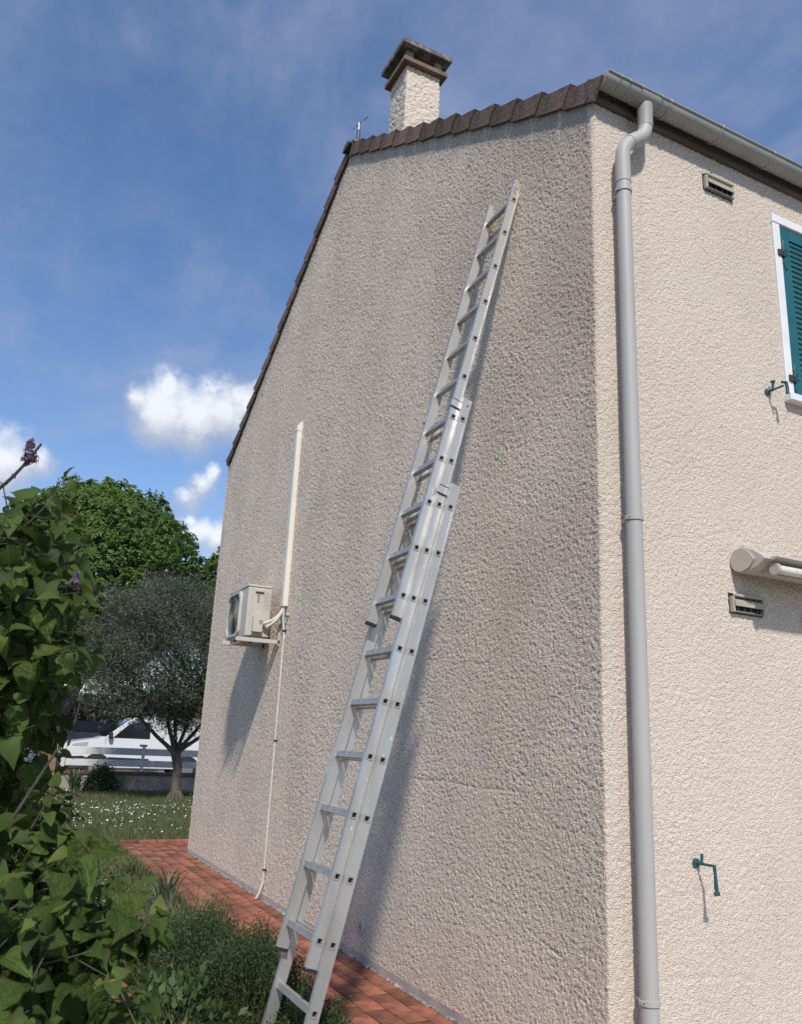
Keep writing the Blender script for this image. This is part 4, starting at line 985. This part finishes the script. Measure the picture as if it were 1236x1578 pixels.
def twigs():
    t = thing('dry_twigs', 'bare dry twigs standing in front of the garden wall', 'plant', (-18.3, .85, -.06)); mb = MB(); g = random.Random(5)
    for k in range(16):
        x, y = -18.3+g.uniform(-.1, .1), .85+g.uniform(-.25, .3); mb.tube([(x, y, -.06), (x+g.uniform(-.08, .08), y+g.uniform(-.12, .12), g.uniform(.25, .5))], [.007, .003], 4)
    mb.build('stems', M['dry_stem'], t)
twigs()
def clay(x, y, rz, l, label):
    t = thing('clay_fragment', label, 'tile piece', (x, y, -.045), 'broken clay tiles in the bed'); mb = MB(); c, s = cos(rz), sin(rz)
    def Mt(v): return np.stack([x+v[:, 0]*c-v[:, 1]*s, y+v[:, 0]*s+v[:, 1]*c, v[:, 2]-.03+v[:, 0]*.12], 1)
    mb.box((-l/2, -.045, 0), (l/2, .045, .03), .004, Mt); b = mb.build('slab', M['clay'], t)
    for k in range(4):
        mb = MB(); mb.box((-l/2, -.042+k*.023, .0302), (l/2, -.032+k*.023, .036), .001, Mt); mb.build('ridge', M['clay'], b)
clay(-2.28, -1.60, .5, .20, 'ribbed orange clay tile piece lying lowest among the lilac leaves')
clay(-2.60, -1.62, 1.2, .13, 'small orange clay tile piece just above the ribbed one')
clay(-3.05, -1.40, .2, .16, 'thin orange clay tile piece among the daisies left of the low shrubs')
def log():
    t = thing('timber_edging', 'old dark timber edging beside the iris clump', 'edging', (-4.85, -1.0, -.06)); mb = MB()
    mb.box((-5.25, -1.02, -.06), (-4.70, -.90, .045), .012); mb.build('beam', M['wood_edge'], t)
log()

# ================================================================== LILAC
def lilac():
    base = np.array([.75, -3.15, -.06])
    t = thing('lilac_bush', 'tall lilac bush with heart-shaped leaves close to the camera', 'bush', base)
    # leaf template: heart outline folded on the midrib, tip curling down; x along the blade
    st_c = [(0., .0), (-.10, .26), (.06, .44), (.28, .47), (.52, .36), (.76, .18), (1., 0.)], [0., .02, .12, .30, .52, .76, 1.]
    st_f = [(0., 0.), (-.08, .13), (-.105, .26), (-.04, .37), (.09, .445), (.25, .47), (.42, .425), (.58, .335), (.74, .215), (.88, .095), (1.02, 0.)], [0., .005, .02, .06, .13, .25, .42, .58, .74, .88, 1.02]
    def leaf_mesh(curl, fold, seed, fine=False):
        st, mid = st_f if fine else st_c; g = random.Random(seed); tw = g.uniform(-1, 1); V = []; F = []; jt = .35 if fine else 1.
        zc = lambda x: -curl*max(x, 0)**2
        n = len(st)
        for i in range(n):
            V.append((mid[i], 0, zc(mid[i])))
        for sgn in (1, -1):
            for i in range(1, n-1):
                x, w = st[i]; V.append((x+g.uniform(-.03, .03)*jt, sgn*w*(1+g.uniform(-.14, .10)*jt), zc(x)+fold*w+g.uniform(-.05, .05)*jt+.10*sgn*tw*x+.03*sin(x*9+sgn)))
        m = n-2; lft = lambda i: n+i-1; rgt = lambda i: n+m+i-1
        for sd, f in ((lft, 1), (rgt, -1)):
            F.append((0, sd(1), 1)[::f]); 
            for i in range(1, n-2): F.append((i, sd(i), sd(i+1), i+1)[::f])
            F.append((n-2, sd(n-2), n-1)[::f])
        # petiole
        b = len(V); V += [(-.32, .012, .05), (-.32, -.012, .05), (0, -.012, 0), (0, .012, 0)]; F.append((b, b+1, b+2, b+3))
        return np.array(V), F
    temps = [leaf_mesh(.12+.09*k, .12+.12*(k % 4), k) for k in range(9)]
    temps_f = [leaf_mesh(.12+.09*k, .12+.12*(k % 4), k, True) for k in range(9)]
    # crown made of lobes
    lobes = [((.78, -2.84, 1.74), (.52, .52, .50), 330), ((1.00, -2.60, .98), (.48, .56, .36), 200), ((.80, -2.90, 1.32), (.5, .50, .45), 220), ((.80, -2.85, .55), (.5, .50, .4), 60),
             ((1.00, -3.70, 1.75), (.75, .60, .85), 40), ((1.65, -3.35, 2.70), (.62, .62, .62), 80), ((1.95, -3.75, 2.0), (.6, .5, .8), 40), ((.9, -3.4, 2.4), (.6, .5, .5), 34), ((2.35, -3.75, 2.95), (.6, .5, .5), 40)]  # out-of-view lobes, added up-sun to shade the visible leaves
    def blocked(p):
        r_ = p-CAM; dz = r_@F_
        if dz < .05: return np.linalg.norm(r_) < 1.0
        a, b_ = 618+FPX*(r_@R_)/dz, 789-FPX*(r_@U_)/dz
        if (a < -30 if b_ > 600 else a < -160) or a > 1300 or b_ < -260 or b_ > 1700: return np.linalg.norm(r_) < 1.0
        return b_ < np.interp(a, TOPX, TOPY)-5 or a > np.interp(b_, LIMY, LIMX)
    TOPX = [-200, 0, 40, 90, 140, 170]; TOPY = [790, 782, 768, 742, 722, 790]
    LIMY = [700, 720, 800, 880, 1000, 1080, 1180, 1260, 1320, 1400, 1480, 1580, 1700]; LIMX = [60, 138, 150, 158, 150, 130, 95, 120, 225, 268, 240, 225, 225]
    mains = MB(); twg = MB(); L = []
    g = np.random.default_rng(31)
    def bend(a, b, m=5, w=.06): 
        s = np.linspace(0, 1, m)[:, None]; q = a+(b-a)*s; off = g.standard_normal(3)*w; return q+off*np.sin(s*pi)
    for c, r, cnt in lobes:
        c = np.array(c); r = np.array(r); root = base+np.array([g.uniform(-.18, .18), g.uniform(-.15, .15), 0])
        mains.tube(bend(root, c, 7, .08), np.linspace(.017, .008, 7), 7)
        for k in range(cnt):
            u = g.standard_normal(3); u /= np.linalg.norm(u); e_ = c+u*r*g.uniform(.72, 1.02); s_ = c+(e_-c)*.15+g.standard_normal(3)*.05
            e_[2] += .04
            if blocked(e_) or blocked((e_+s_)/2): continue
            q = bend(s_, e_, 6, .05); twg.tube(q, np.linspace(.0034, .0010, 6), 4)
            npair = int(g.integers(5, 9)); ax = (q[-1]-q[0]); ln = np.linalg.norm(ax); ax = ax/ln; rot0 = g.uniform(0, pi)
            a1 = np.cross(ax, (0, 0, 1.)); a1 /= np.linalg.norm(a1)+1e-6; a2 = np.cross(ax, a1)
            for j in range(npair):
                s = 1-j*.16/max(ln, .2)*.33*ln/.2
                s = max(.2, 1-j*.13); pnt = q[0]+(q[-1]-q[0])*s; ang = rot0+j*pi/2
                for sg in (1, -1):
                    dirv = (a1*cos(ang)+a2*sin(ang))*sg*.9+ax*.45+np.array([0, 0, -.45])+g.standard_normal(3)*.28
                    L.append((pnt, dirv/np.linalg.norm(dirv), g.uniform(.038, .074)*(1-.40*(j == 0))))
    mains.build('stem', M['stem'], t, 60); twg.build('twigs', M['stem'], t, 60, kind='stuff')
    P = np.array([l[0] for l in L]); D = np.array([l[1] for l in L]); Z = np.array([l[2] for l in L])
    rel = P-CAM; dep = rel@F_; sx = 618+FPX*(rel@R_)/np.maximum(dep, .05); sy = 789-FPX*(rel@U_)/np.maximum(dep, .05)
    bad = np.linalg.norm(rel, axis=1) < 1.05; keep = ~bad
    # keep twigs out of the view line to the wall and path
    lim = np.interp(sy, [640, 700, 720, 800, 880, 1000, 1080, 1180, 1260, 1320, 1400, 1480, 1580, 1700], [10, 60, 140, 150, 158, 150, 130, 95, 120, 225, 268, 240, 225, 225])
    keep &= ~((dep > 0) & (sy > 500) & (sy < 1750) & (sx > lim) & (sx < 1500)); keep &= ~((dep > 0) & (sx > -160) & (sx < 1300) & (sy < 705) & (sy > -260))
    keep &= ~((dep > 0) & (sx > -200) & (sx < 300) & (sy > 500) & (sy < np.interp(sx, TOPX, TOPY)))
    P, D, Z, sx, sy, dep = P[keep], D[keep], Z[keep], sx[keep], sy[keep], dep[keep]
    inview = (dep > 0) & (sx > -15) & (sx < 330) & (sy > 640) & (sy < 1600)
    score = np.where(inview, Z/np.maximum(dep, .1), -1); order = np.argsort(-score); big = set(order[:300].tolist())
    mes = []
    for v, f in temps_f: me = mesh_np('leaf', v, f, M['lilac_leaf']); setsmooth(me, 180); mes.append(me)
    mv = []; mf = []; b = 0
    for i in range(len(P)):
        x = D[i]; up = np.array([.35, -.15, .9])+g.standard_normal(3)*.38; y = np.cross(up, x); y /= np.linalg.norm(y); z = np.cross(x, y); k = int(g.integers(0, 9)); S = Z[i]
        if i in big and inview[i]:
            o = piece('leaf', mes[k], t, (0, 0, 0)); q = P[i]-base+x*S*.3
            o.matrix_basis = Matrix(((x[0]*S, y[0]*S, z[0]*S, q[0]), (x[1]*S, y[1]*S, z[1]*S, q[1]), (x[2]*S, y[2]*S, z[2]*S, q[2]), (0, 0, 0, 1)))
        else:
            v, f = temps[k]; w = P[i]+S*(v[:, :1]+.3)*x+S*v[:, 1:2]*y+S*v[:, 2:3]*z; mv.append(w); mf += [tuple(b+j for j in ff) for ff in f]; b += len(v)
    obj('leaf_mass', np.concatenate(mv), mf, M['lilac_leaf_mass'], t, 180, 'stuff')
    # flower heads
    def at(px, py, dist):
        d = F_*FPX+R_*(px-618)-U_*(py-789); return CAM+d/np.linalg.norm(d)*dist
    def panicle(c, ax, ln, rad, nf, seed):
        h = np.random.default_rng(seed); mb = MB()
        for k in range(nf):
            s = h.uniform(0, 1); r_ = rad*(1-.75*s)*h.uniform(.4, 1); u = h.standard_normal(3); u -= ax*(u@ax); u /= np.linalg.norm(u); q = c+ax*ln*s+u*r_; nn_ = nz(u+ax*.3+h.standard_normal(3)*.3)
            a = nz(np.cross(nn_, (.3, .2, .9))); b_ = np.cross(nn_, a); w = .0048*h.uniform(.7, 1.2); V = [q]
            for j in range(8): rr = w*(1.5 if j % 2 == 0 else .55); V.append(q+rr*(a*cos(j*pi/4)+b_*sin(j*pi/4))+nn_*.0015)
            mb.add(V, [(0, j+1, (j+1) % 8+1) for j in range(8)]); mb.tube([q-nn_*.007, q], [.0008, .0012], 4, False)
        mb.build('flower_head', M['lilac_flower'], t)
    panicle(at(46, 712, 2.05), nz((.0, -.1, 1)), .052, .021, 90, 1)
    panicle(at(112, 905, 2.1), nz((-.2, .2, 1)), .038, .017, 45, 2)
    a, b2 = at(-30, 770, 2.1), at(64, 684, 2.05); mb = MB(); s = np.linspace(0, 1, 8)[:, None]; q = a+(b2-a)*s+np.array([0, 0, -.02])*np.sin(s*pi); mb.tube(q, np.linspace(.0055, .0028, 8), 7)
    for k in (2, 4, 6): mb.tube([q[k]-(q[1]-q[0])*.04, q[k]+(q[1]-q[0])*.04], [.0072, .0072-.0004*k], 7)
    mb.tube([q[5], at(46, 715, 2.05)], [.003, .002], 6); mb.build('flower_twig', M['stem'], t, 60)
    a, b2 = at(20, 1260, 1.9), at(88, 1155, 1.85); mb = MB(); q = a+(b2-a)*s; mb.tube(q, np.linspace(.0036, .0024, 8), 7); mb.build('cut_twig', M['stem'], t, 60)
lilac()

# ================================================================== TREES
def palmate(P, out, size, nl=6):
    """horse-chestnut leaves: a fan of drooping leaflets hung from each point"""
    n = len(P); ax = out*.7+rand_unit(n)*.4+np.array([0, 0, -.15]); ax /= np.linalg.norm(ax, axis=1)[:, None]; t = np.cross(ax, rand_unit(n)); t /= np.linalg.norm(t, axis=1)[:, None]; b = np.cross(ax, t); parts = []
    for k in range(nl):
        a = (k-(nl-1)/2)*(2*pi*.80/nl)+rng.normal(0, .08, n); d = t*np.cos(a)[:, None]+b*np.sin(a)[:, None]; lf = d*.78+ax*.25+np.array([0, 0, -.62]); ln = size*(1-.28*abs(k-(nl-1)/2)/((nl-1)/2))*rng.uniform(.85, 1.15, n)
        parts.append(leaf_cloud(P, lf, ax+d*.5+np.array([0, 0, .35]), ln, ln*.42, .12))
    return merge_leaf(parts, n, nl)
def merge_leaf(parts, n, nl):
    V = np.stack([p[0].reshape(n, 4, 3) for p in parts], 1).reshape(-1, 3); F = np.arange(n*nl*4).reshape(-1, 4); return V, F
def chestnut(name, label, base, top, c, r, n, size, seed, group):
    base, top, c, r = [np.array(q, float) for q in (base, top, c, r)]; t = thing(name, label, 'tree', base, group); g = np.random.default_rng(seed)
    mb = MB(); s = np.linspace(0, 1, 8)[:, None]; q = base+(top-base)*s+np.array([0, .05, 0])*np.sin(s*6); mb.tube(q, np.linspace(.26, .17, 8)*(r[1]/2.8), 12)
    for k in range(16):
        u = g.standard_normal(3); u[2] = abs(u[2])*.8; u /= np.linalg.norm(u); e_ = c+u*r*.8; m = top+(c-top)*.35+g.standard_normal(3)*.15; mb.tube([top-(top-base)*.02, m, (m+e_)/2+g.standard_normal(3)*.1, e_], np.array([.11, .07, .045, .015])*(r[1]/2.8), 7)
    mb.build('trunk', M['bark'], t, 60)
    u = rand_unit(n); lump = 1+.035*np.sin(u[:, 0]*9+seed)*np.sin(u[:, 1]*8+1)*np.sin(u[:, 2]*9)*3
    rad = lump*np.where(g.uniform(size=n) < .72, g.uniform(.90, 1.0, n), g.uniform(.60, .9, n)); P = c+u*r*rad[:, None]
    k = P[:, 2] > 2.2; P, u = P[k], u[k]; V, F = palmate(P, u, size*g.uniform(.8, 1.15, len(P)))
    obj('crown', V, F, M['chest_leaf'], t, None, 'stuff')
chestnut('chestnut_tree', 'large round clipped horse chestnut tree beyond the garden gate', (-26.7, -.85, -.06), (-26.7, .35, 3.1), (-26.8, .22, 6.40), (3.45, 3.58, 3.42), 9500, .25, 4, 'chestnut trees by the road')
chestnut('chestnut_tree', 'chestnut tree half hidden behind the far corner of the house', (-26.3, 6.5, -.06), (-26.3, 6.4, 3.0), (-26.3, 6.3, 6.0), (2.6, 2.85, 2.55), 6000, .23, 7, 'chestnut trees by the road')
def olive():
    b = np.array([-16.1, 1.57, -.06]); t = thing('olive_tree', 'grey-green olive tree with forked trunk on the lawn', 'tree', b); g = np.random.default_rng(5)
    mb = MB(); f = np.array([-16.1, 1.46, 1.02])
    q = np.array([b, b+(0, -.03, .35), b+(0, -.02, .7), f]); mb.tube(q, [.135, .105, .10, .115], 12)
    fl = []
    for k in range(11): a = k*2*pi/11; fl.append(b+np.array([.20*cos(a), .20*sin(a), .0])); mb.tube([b+np.array([.20*cos(a), .20*sin(a), -.02]), b+np.array([.09*cos(a), .09*sin(a), .22])], [.05, .03], 6)
    c = np.array([-16.1, 1.05, 2.98]); r = np.array([1.6, 1.66, 1.75])
    tips = [(-.0, -1.05, 1.7), (.3, -.55, 2.1), (-.3, -.1, 2.2), (.2, .35, 2.1), (.0, .85, 1.9), (-.2, 1.2, 1.7)]
    for dx, dy, z in tips:
        e_ = np.array([f[0]+dx, f[1]+dy*.85, z]); m = f+(e_-f)*.5+np.array([0, 0, -.06]); mb.tube([f-(0, 0, .08), f+(m-f)*.5+np.array([0, 0, -.03]), m, e_], [.065, .046, .042, .032], 8)
        for j in range(4):
            u = g.standard_normal(3); u[2] = abs(u[2])+.3; u /= np.linalg.norm(u); e2 = c+u*r*.85; mb.tube([e_, (e_+e2)/2+g.standard_normal(3)*.12, e2], [.03, .018, .006], 5)
    mb.build('trunk', M['olive_bark'], t, 60)
    # sprays: short twigs pointing out and up, narrow leaves along them
    n = 11500; u = rand_unit(n); lump = 1+.13*np.sin(u[:, 0]*5+1)*np.sin(u[:, 1]*6+.5)+.12*np.sin(u[:, 2]*11+u[:, 1]*7); rad = lump*g.uniform(.25, 1, n)**.40; p0 = c+u*r*rad[:, None]
    k = p0[:, 2] > 1.55+.16*np.sin(p0[:, 1]*3); p0, u = p0[k], u[k]; n = len(p0); dr = u*.6+rand_unit(n)*.7+np.array([0, 0, .55]); dr /= np.linalg.norm(dr, axis=1)[:, None]
    parts = []
    for j in range(13):
        s = g.uniform(.0, .36, n); pos = p0+dr*s[:, None]; ax = dr*.75+rand_unit(n)*.9; parts.append(leaf_cloud(pos, ax, rand_unit(n), g.uniform(.05, .08, n), g.uniform(.013, .019, n), .05))
    V, F = merge(parts); obj('crown', V, F, M['olive_leaf'], t, None, 'stuff')
olive()

# ================================================================== GARDEN WALL, FENCE, PIER, GATE
def garden_wall():
    w = thing('garden_wall', 'low rendered garden wall with brick coping below the white fence', 'wall', (-18.6, 3, -.06))
    mb = MB(); mb.box((-18.80, -.76, -.06), (-18.60, 9, .335), .004); mb.build('render', M['gwall'], w)
    q = MB(); q.box((-.135, -.052, 0), (.135, .052, .075), .004); me = mesh_np('brick', np.concatenate(q.v), q.f, M['coping_brick']); y = -.70
    while y < 4.2: piece('brick', me, w, (-18.70, y, .336+random.uniform(-.002, .002))); y += .112
    mb = MB(); mb.box((-18.835, 4.16, .336), (-18.565, 9, .41), .004); mb.build('coping', M['coping_brick'], w)
    f = thing('board_fence', 'two-rail fence of weathered white boards on top of the garden wall', 'fence', (-18.7, 3, .41))
    for z0, z1 in ((.80, .965), (.525, .68)):
        mb = MB(); mb.box((-18.685, -.70, z0), (-18.655, 4.1, z1), .004); mb.build('board', M['fence'], f)
        mb = MB(); mb.box((-18.685, 4.105, z0), (-18.655, 9, z1), .004); mb.build('board', M['fence'], f)
    for y in (-.62, 1.22, 3.05, 4.9, 6.8): mb = MB(); mb.box((-18.655, y-.035, .412), (-18.605, y+.035, 1.03), .004); mb.build('post', M['fence'], f)
    p = thing('gate_pier', 'yellow brick gate pier with stone cap at the end of the garden wall', 'pier', (-18.7, -.97, -.06))
    x0, x1, y0, y1 = -18.88, -18.50, -1.155, -.785; q = MB(); q.box((x0+.008, y0+.008, -.06), (x1-.008, y1-.008, 1.17)); q.build('core', M['plinth'], p)
    h = .066; k = 0; z = -.05
    def bm(lx, ly): q = MB(); q.box((-lx/2, -ly/2, 0), (lx/2, ly/2, h-.009), .003); return mesh_np('brick', np.concatenate(q.v), q.f, M['brick'])
    b1, b2 = bm(x1-x0, .24), bm(x1-x0, .121)
    while z < 1.15:
        if k % 2: piece('brick', b1, p, ((x0+x1)/2, y0+.12, z)); piece('brick', b2, p, ((x0+x1)/2, y1-.0605, z))
        else: piece('brick', b2, p, ((x0+x1)/2, y0+.0605, z)); piece('brick', b1, p, ((x0+x1)/2, y1-.12, z))
        z += h; k += 1
    mb = MB(); mb.box((x0-.03, y0-.03, z), (x1+.03, y1+.03, z+.055), .008); mb.build('cap', M['stonecap'], p)
garden_wall()
def gate():
    a = np.array([-18.42, -1.22, 0]); b = np.array([-15.98, -1.83, 0]); u = nz(b-a); v = np.array([-u[1], u[0], 0]); ln = np.linalg.norm(b-a)
    g = thing('driveway_gate', 'white picket driveway gate standing open beside the brick pier', 'gate', (a[0], a[1], -.06))
    def bx(s0, s1, t0, t1, z0, z1, nm):
        mb = MB(); mb.box((s0, t0, z0), (s1, t1, z1), .004, lambda w: a+w[:, :1]*u+w[:, 1:2]*v+w[:, 2:3]*np.array([0, 0, 1.])); mb.build(nm, M['gate'], g)
    n = 14; p = ln/n
    for k in range(n): bx(k*p, k*p+p*.66, .0, .03, .06, 1.02, 'picket')
    bx(0, ln, -.045, -.002, 1.022, 1.13, 'rail'); bx(0, ln, -.045, -.002, .16, .26, 'rail'); bx(-.09, -.01, -.03, .04, -.05, 1.16, 'post')
gate()
def pole():
    p = thing('dark_pole', 'thin dark leaning pole behind the garden fence', 'pole', (-19.4, -.55, -.06)); mb = MB(); mb.tube([(-19.4, -.62, -.06), (-19.4, -.33, 2.15)], .032, 8); mb.build('shaft', M['steel_dark'], p, 40)
    mb = MB(); mb.tube([(-19.4, -.33, 2.145), (-19.4, -.325, 2.19)], .038, 8); mb.build('tip', M['steel_dark'], p, 40)
pole()

# ================================================================== VEHICLES
def wheel(parent, c, r, w, side):
    mb = MB(); mb.tube([c+np.array([side*.0, 0, 0])-np.array([w/2, 0, 0]), c-np.array([w/2-.02, 0, 0]), c+np.array([w/2-.02, 0, 0]), c+np.array([w/2, 0, 0])], [r-.02, r, r, r-.02], 22); ty = mb.build('wheel', M['tyre'], parent, 40)
    for s in (1, -1): 
        mb = MB(); mb.tube([c+np.array([s*(w/2-.01), 0, 0]), c+np.array([s*(w/2+.004), 0, 0]), c+np.array([s*(w/2+.012), 0, 0])], [r*.66, r*.64, r*.2], 18); mb.build('rim', M['rim'], ty, 30)
def body_from_profile(prof, xn, width, tuck, zb):
    """side profile (y,z) swept across the width; upper points are drawn inwards. near face at x=xn"""
    V = []; n = len(prof); zs = np.array([p[1] for p in prof]); ins = np.where(zs > zb, (zs-zb)*tuck, np.where(zs < .45, .03, 0))
    for sgn in (0, 1):
        for inset, shr in ((0, .045), (.045, 0)):
            for (y, z), i_ in zip(prof, ins):
                cy = np.mean([p[0] for p in prof]); cz = .9; yy = y+(cy-y)*shr*.35; zz = z+(cz-z)*shr; dd = i_+inset; V.append((xn-dd if sgn == 0 else xn-width+dd, yy, zz))
    # order near outer ring(shrunk), near ring, far outer, far ring
    nr_o, nr, fr_o, fr = 0, n, 2*n, 3*n; F = [tuple(range(n)), tuple(fr_o+i for i in range(n))[::-1]]
    for i in range(n):
        j = (i+1) % n; F += [(nr_o+j, nr_o+i, nr+i, nr+j), (nr+j, nr+i, fr+i, fr+j), (fr+j, fr+i, fr_o+i, fr_o+j)]
    return V, F
def van():
    xn = -23.2; y0 = -.20; W_ = 1.80
    v = thing('parked_van', 'white panel van parked in the road behind the fence', 'van', (xn-.9, y0+2.1, -.05))
    prof = [(y0+.02, .30), (y0-.02, .62), (y0+.06, .86), (y0+.22, .98), (y0+.95, 1.10), (y0+1.10, 1.15), (y0+1.72, 1.66), (y0+1.95, 1.76), (y0+2.4, 1.81), (y0+3.9, 1.81), (y0+4.12, 1.70), (y0+4.20, 1.0), (y0+4.20, .34), (y0+4.0, .26), (y0+.2, .26)]
    V, F = body_from_profile(prof, xn, W_, .16, 1.0); body = obj('body', V, F, M['van'], v, 28)
    def xs(z): return xn-(max(z-1.0, 0)*.16)
    def panel(pts, nm, mat, off=.004, par=None):
        V = [(xs(z)+off, y, z) for y, z in pts]+[(xs(z)-.02, y, z) for y, z in pts]; n = len(pts); return obj(nm, V, [tuple(range(n)), tuple(range(n, 2*n))[::-1]]+[((i+1) % n, i, n+i, n+(i+1) % n) for i in range(n)], mat, par or v)
    panel([(y0+1.30, 1.13), (y0+1.72, 1.53), (y0+1.86, 1.60), (y0+2.36, 1.62), (y0+2.38, 1.13)], 'side_window', M['glass'])
    mb = MB(); w = [(xn-.10, y0+1.10, 1.17), (xn-W_+.10, y0+1.10, 1.17), (xn-W_+.17, y0+1.71, 1.672), (xn-.17, y0+1.71, 1.672)]; mb.add([(a, b-.006, c+.008) for a, b, c in w], [(0, 1, 2, 3)]); mb.build('windscreen', M['glass'], v)
    panel([(y0+1.10, .42), (y0+1.11, .42), (y0+1.11, 1.13), (y0+1.10, 1.13)], 'door_gap', M['blackplastic'], .003); panel([(y0+2.44, .34), (y0+2.455, .34), (y0+2.455, 1.70), (y0+2.44, 1.70)], 'door_gap', M['blackplastic'], .003)
    panel([(y0+3.55, .34), (y0+3.562, .34), (y0+3.562, 1.70), (y0+3.55, 1.70)], 'door_gap', M['blackplastic'], .003)
    mb = MB(); mb.box((xn-.004, y0+2.10, .93), (xn+.03, y0+2.32, .968), .008); mb.build('door_handle', M['blackplastic'], v)
    panel([(y0+1.22, .50), (y0+2.40, .48), (y0+2.40, .56), (y0+1.22, .58)], 'side_moulding', M['blackplastic'], .02)
    panel([(y0+.0, .32), (y0+.02, .56), (y0+.50, .60), (y0+.72, .52), (y0+.80, .30)], 'bumper', M['blackplastic'], .012)
    panel([(y0+.12, .80), (y0+.22, .93), (y0+.62, 1.0), (y0+.58, .86), (y0+.30, .78)], 'headlight', M['lamp'], .008)
    mb = MB(); mb.box((xn-1.7, y0-.045, .42), (xn-.1, y0+.02, .62), .02); mb.build('bumper', M['blackplastic'], v); mb = MB(); mb.box((xn-1.4, y0-.01, .66), (xn-.4, y0+.06, .80), .01); mb.build('radiator_grille', M['blackplastic'], v)
    mb = MB(); mb.box((xn+.0, y0+1.16, 1.10), (xn+.17, y0+1.27, 1.30), .03); mb.build('wing_mirror', M['blackplastic'], v)
    for yw in (y0+.92, y0+3.56):
        mb = MB(); mb.tube([(xn-.02, yw, .30), (xn+.006, yw, .30)], .385, 24); mb.build('wheel_arch', M['blackplastic'], v, 40)
        wheel(v, np.array([xn-.07, yw, .27]), .315, .19, 1); wheel(v, np.array([xn-W_+.07, yw, .27]), .315, .19, 1)
van()
def car():
    # dark hatchback nose-in on the drive; its rear corner reaches into view
    yn = -2.02; x0 = -14.55; W_ = 1.72
    v = thing('dark_car', 'dark blue car parked on the drive at the edge of the view', 'car', (x0-2, yn-.86, -.05))
    prof = [(0, .35), (-.03, .62), (0.03, .95), (.10, 1.02), (.42, 1.40), (.7, 1.46), (2.1, 1.44), (2.9, 1.00), (3.75, .84), (3.85, .55), (3.8, .28), (.1, .25)]
    P2 = [(y, z) for y, z in prof]; V, F = body_from_profile(P2, 0, W_, .25, .95)
    V = [(x0-y, yn+x, z) for x, y, z in V]; obj('body', V, [f[::-1] for f in F], M['carblue'], v, 30)
    mb = MB(); mb.box((x0-.03, yn-.36, .72), (x0+.045, yn-.03, .93), .02); mb.build('tail_light', M['redlamp'], v)
    mb = MB(); mb.add([(x0-.05, yn-.15, 1.02), (x0-.05, yn-W_+.15, 1.02), (x0-.36, yn-W_+.22, 1.37), (x0-.36, yn-.22, 1.37)], [(0, 1, 2, 3)]); mb.build('rear_window', M['glass'], v)
    mb = MB(); mb.add([(x0-.55, yn+.004, .98), (x0-2.6, yn+.004, .98), (x0-2.1, yn-.095, 1.37), (x0-.75, yn-.095, 1.38)], [(3, 2, 1, 0)]); mb.build('side_window', M['glass'], v)
    for xw in (x0-.75, x0-3.1):
        for yy in (yn-.09, yn-W_+.09):
            c = np.array([xw, yy, .27]); mb = MB(); mb.tube([c-(0, .09, 0), c+(0, .09, 0)], .31, 20); ty = mb.build('wheel', M['tyre'], v, 40); mb = MB(); mb.tube([c+(0, .085, 0), c+(0, .1, 0)], .2, 16); mb.build('rim', M['rim'], ty, 40)
car()

# ================================================================== ACROSS THE ROAD
def across():
    w = thing('block_wall', 'bare concrete block wall across the road with dark sheeting on top', 'wall', (-28.1, 2, -.06))
    mb = MB(); mb.box((-28.2, -9, -.06), (-28.02, 14, 1.235)); mb.build('core', M['gwall'], w)
    q = MB(); q.box((-.02, -.246, 0), (.02, .246, .192), .004); me = mesh_np('block', np.concatenate(q.v), q.f, M['block']); k = 0; z = .02
    while z < 1.15:
        y = -3.0+(k % 2)*.25
        while y < 5.2: piece('block', me, w, (-28.01, y, z)); y += .5
        z += .2; k += 1
    mb = MB(); mb.box((-28.3, -9, 1.237), (-27.93, 14, 1.60), .01); mb.build('sheeting', M['darkroof'], w)
    def hedge(name, label, x, y0, y1, z0, z1, dp, n, mat, ll):
        t = thing(name, label, 'hedge', (x, (y0+y1)/2, -.06)); g = np.random.default_rng(int(abs(y0*100)))
        m = n; P = np.stack([x+g.uniform(-dp, dp, m), g.uniform(y0, y1, m), z0+(z1-z0)*g.uniform(0, 1, m)**.7], 1)+g.standard_normal((m, 3))*.05
        V, F = leaf_cloud(P, rand_unit(m)+np.array([.3, 0, .5]), rand_unit(m)+np.array([.5, 0, .5]), ll, ll*.5, .1); obj('foliage', V, F, mat, t, None, 'stuff')
        mb = MB(); mb.box((x-dp*.8, y0+.05, -.06), (x+dp*.8, y1-.05, z1-.12)); mb.build('inner_twigs', M['bark'], t)
    hedge('red_hedge', 'clipped red-leaved hedge above the block wall', -29.2, -.35, 1.3, 1.2, 1.98, .35, 3600, M['red_leaf'], .09)
    hedge('green_hedge', 'loose green hedge behind the red hedge across the road', -31.2, .6, 2.4, 1.2, 2.55, .5, 4500, M['hedge_leaf'], .11)
    hedge('green_hedge', 'long dark green hedge far behind the chestnut trunk', -34.0, -12, .4, 1.0, 4.4, .8, 14000, M['hedge_leaf'], .13)
    hedge('green_hedge', 'dark green hedge beyond the parked van', -33.0, 2.6, 12, 1.0, 2.9, .6, 9000, M['hedge_leaf'], .13)
across()
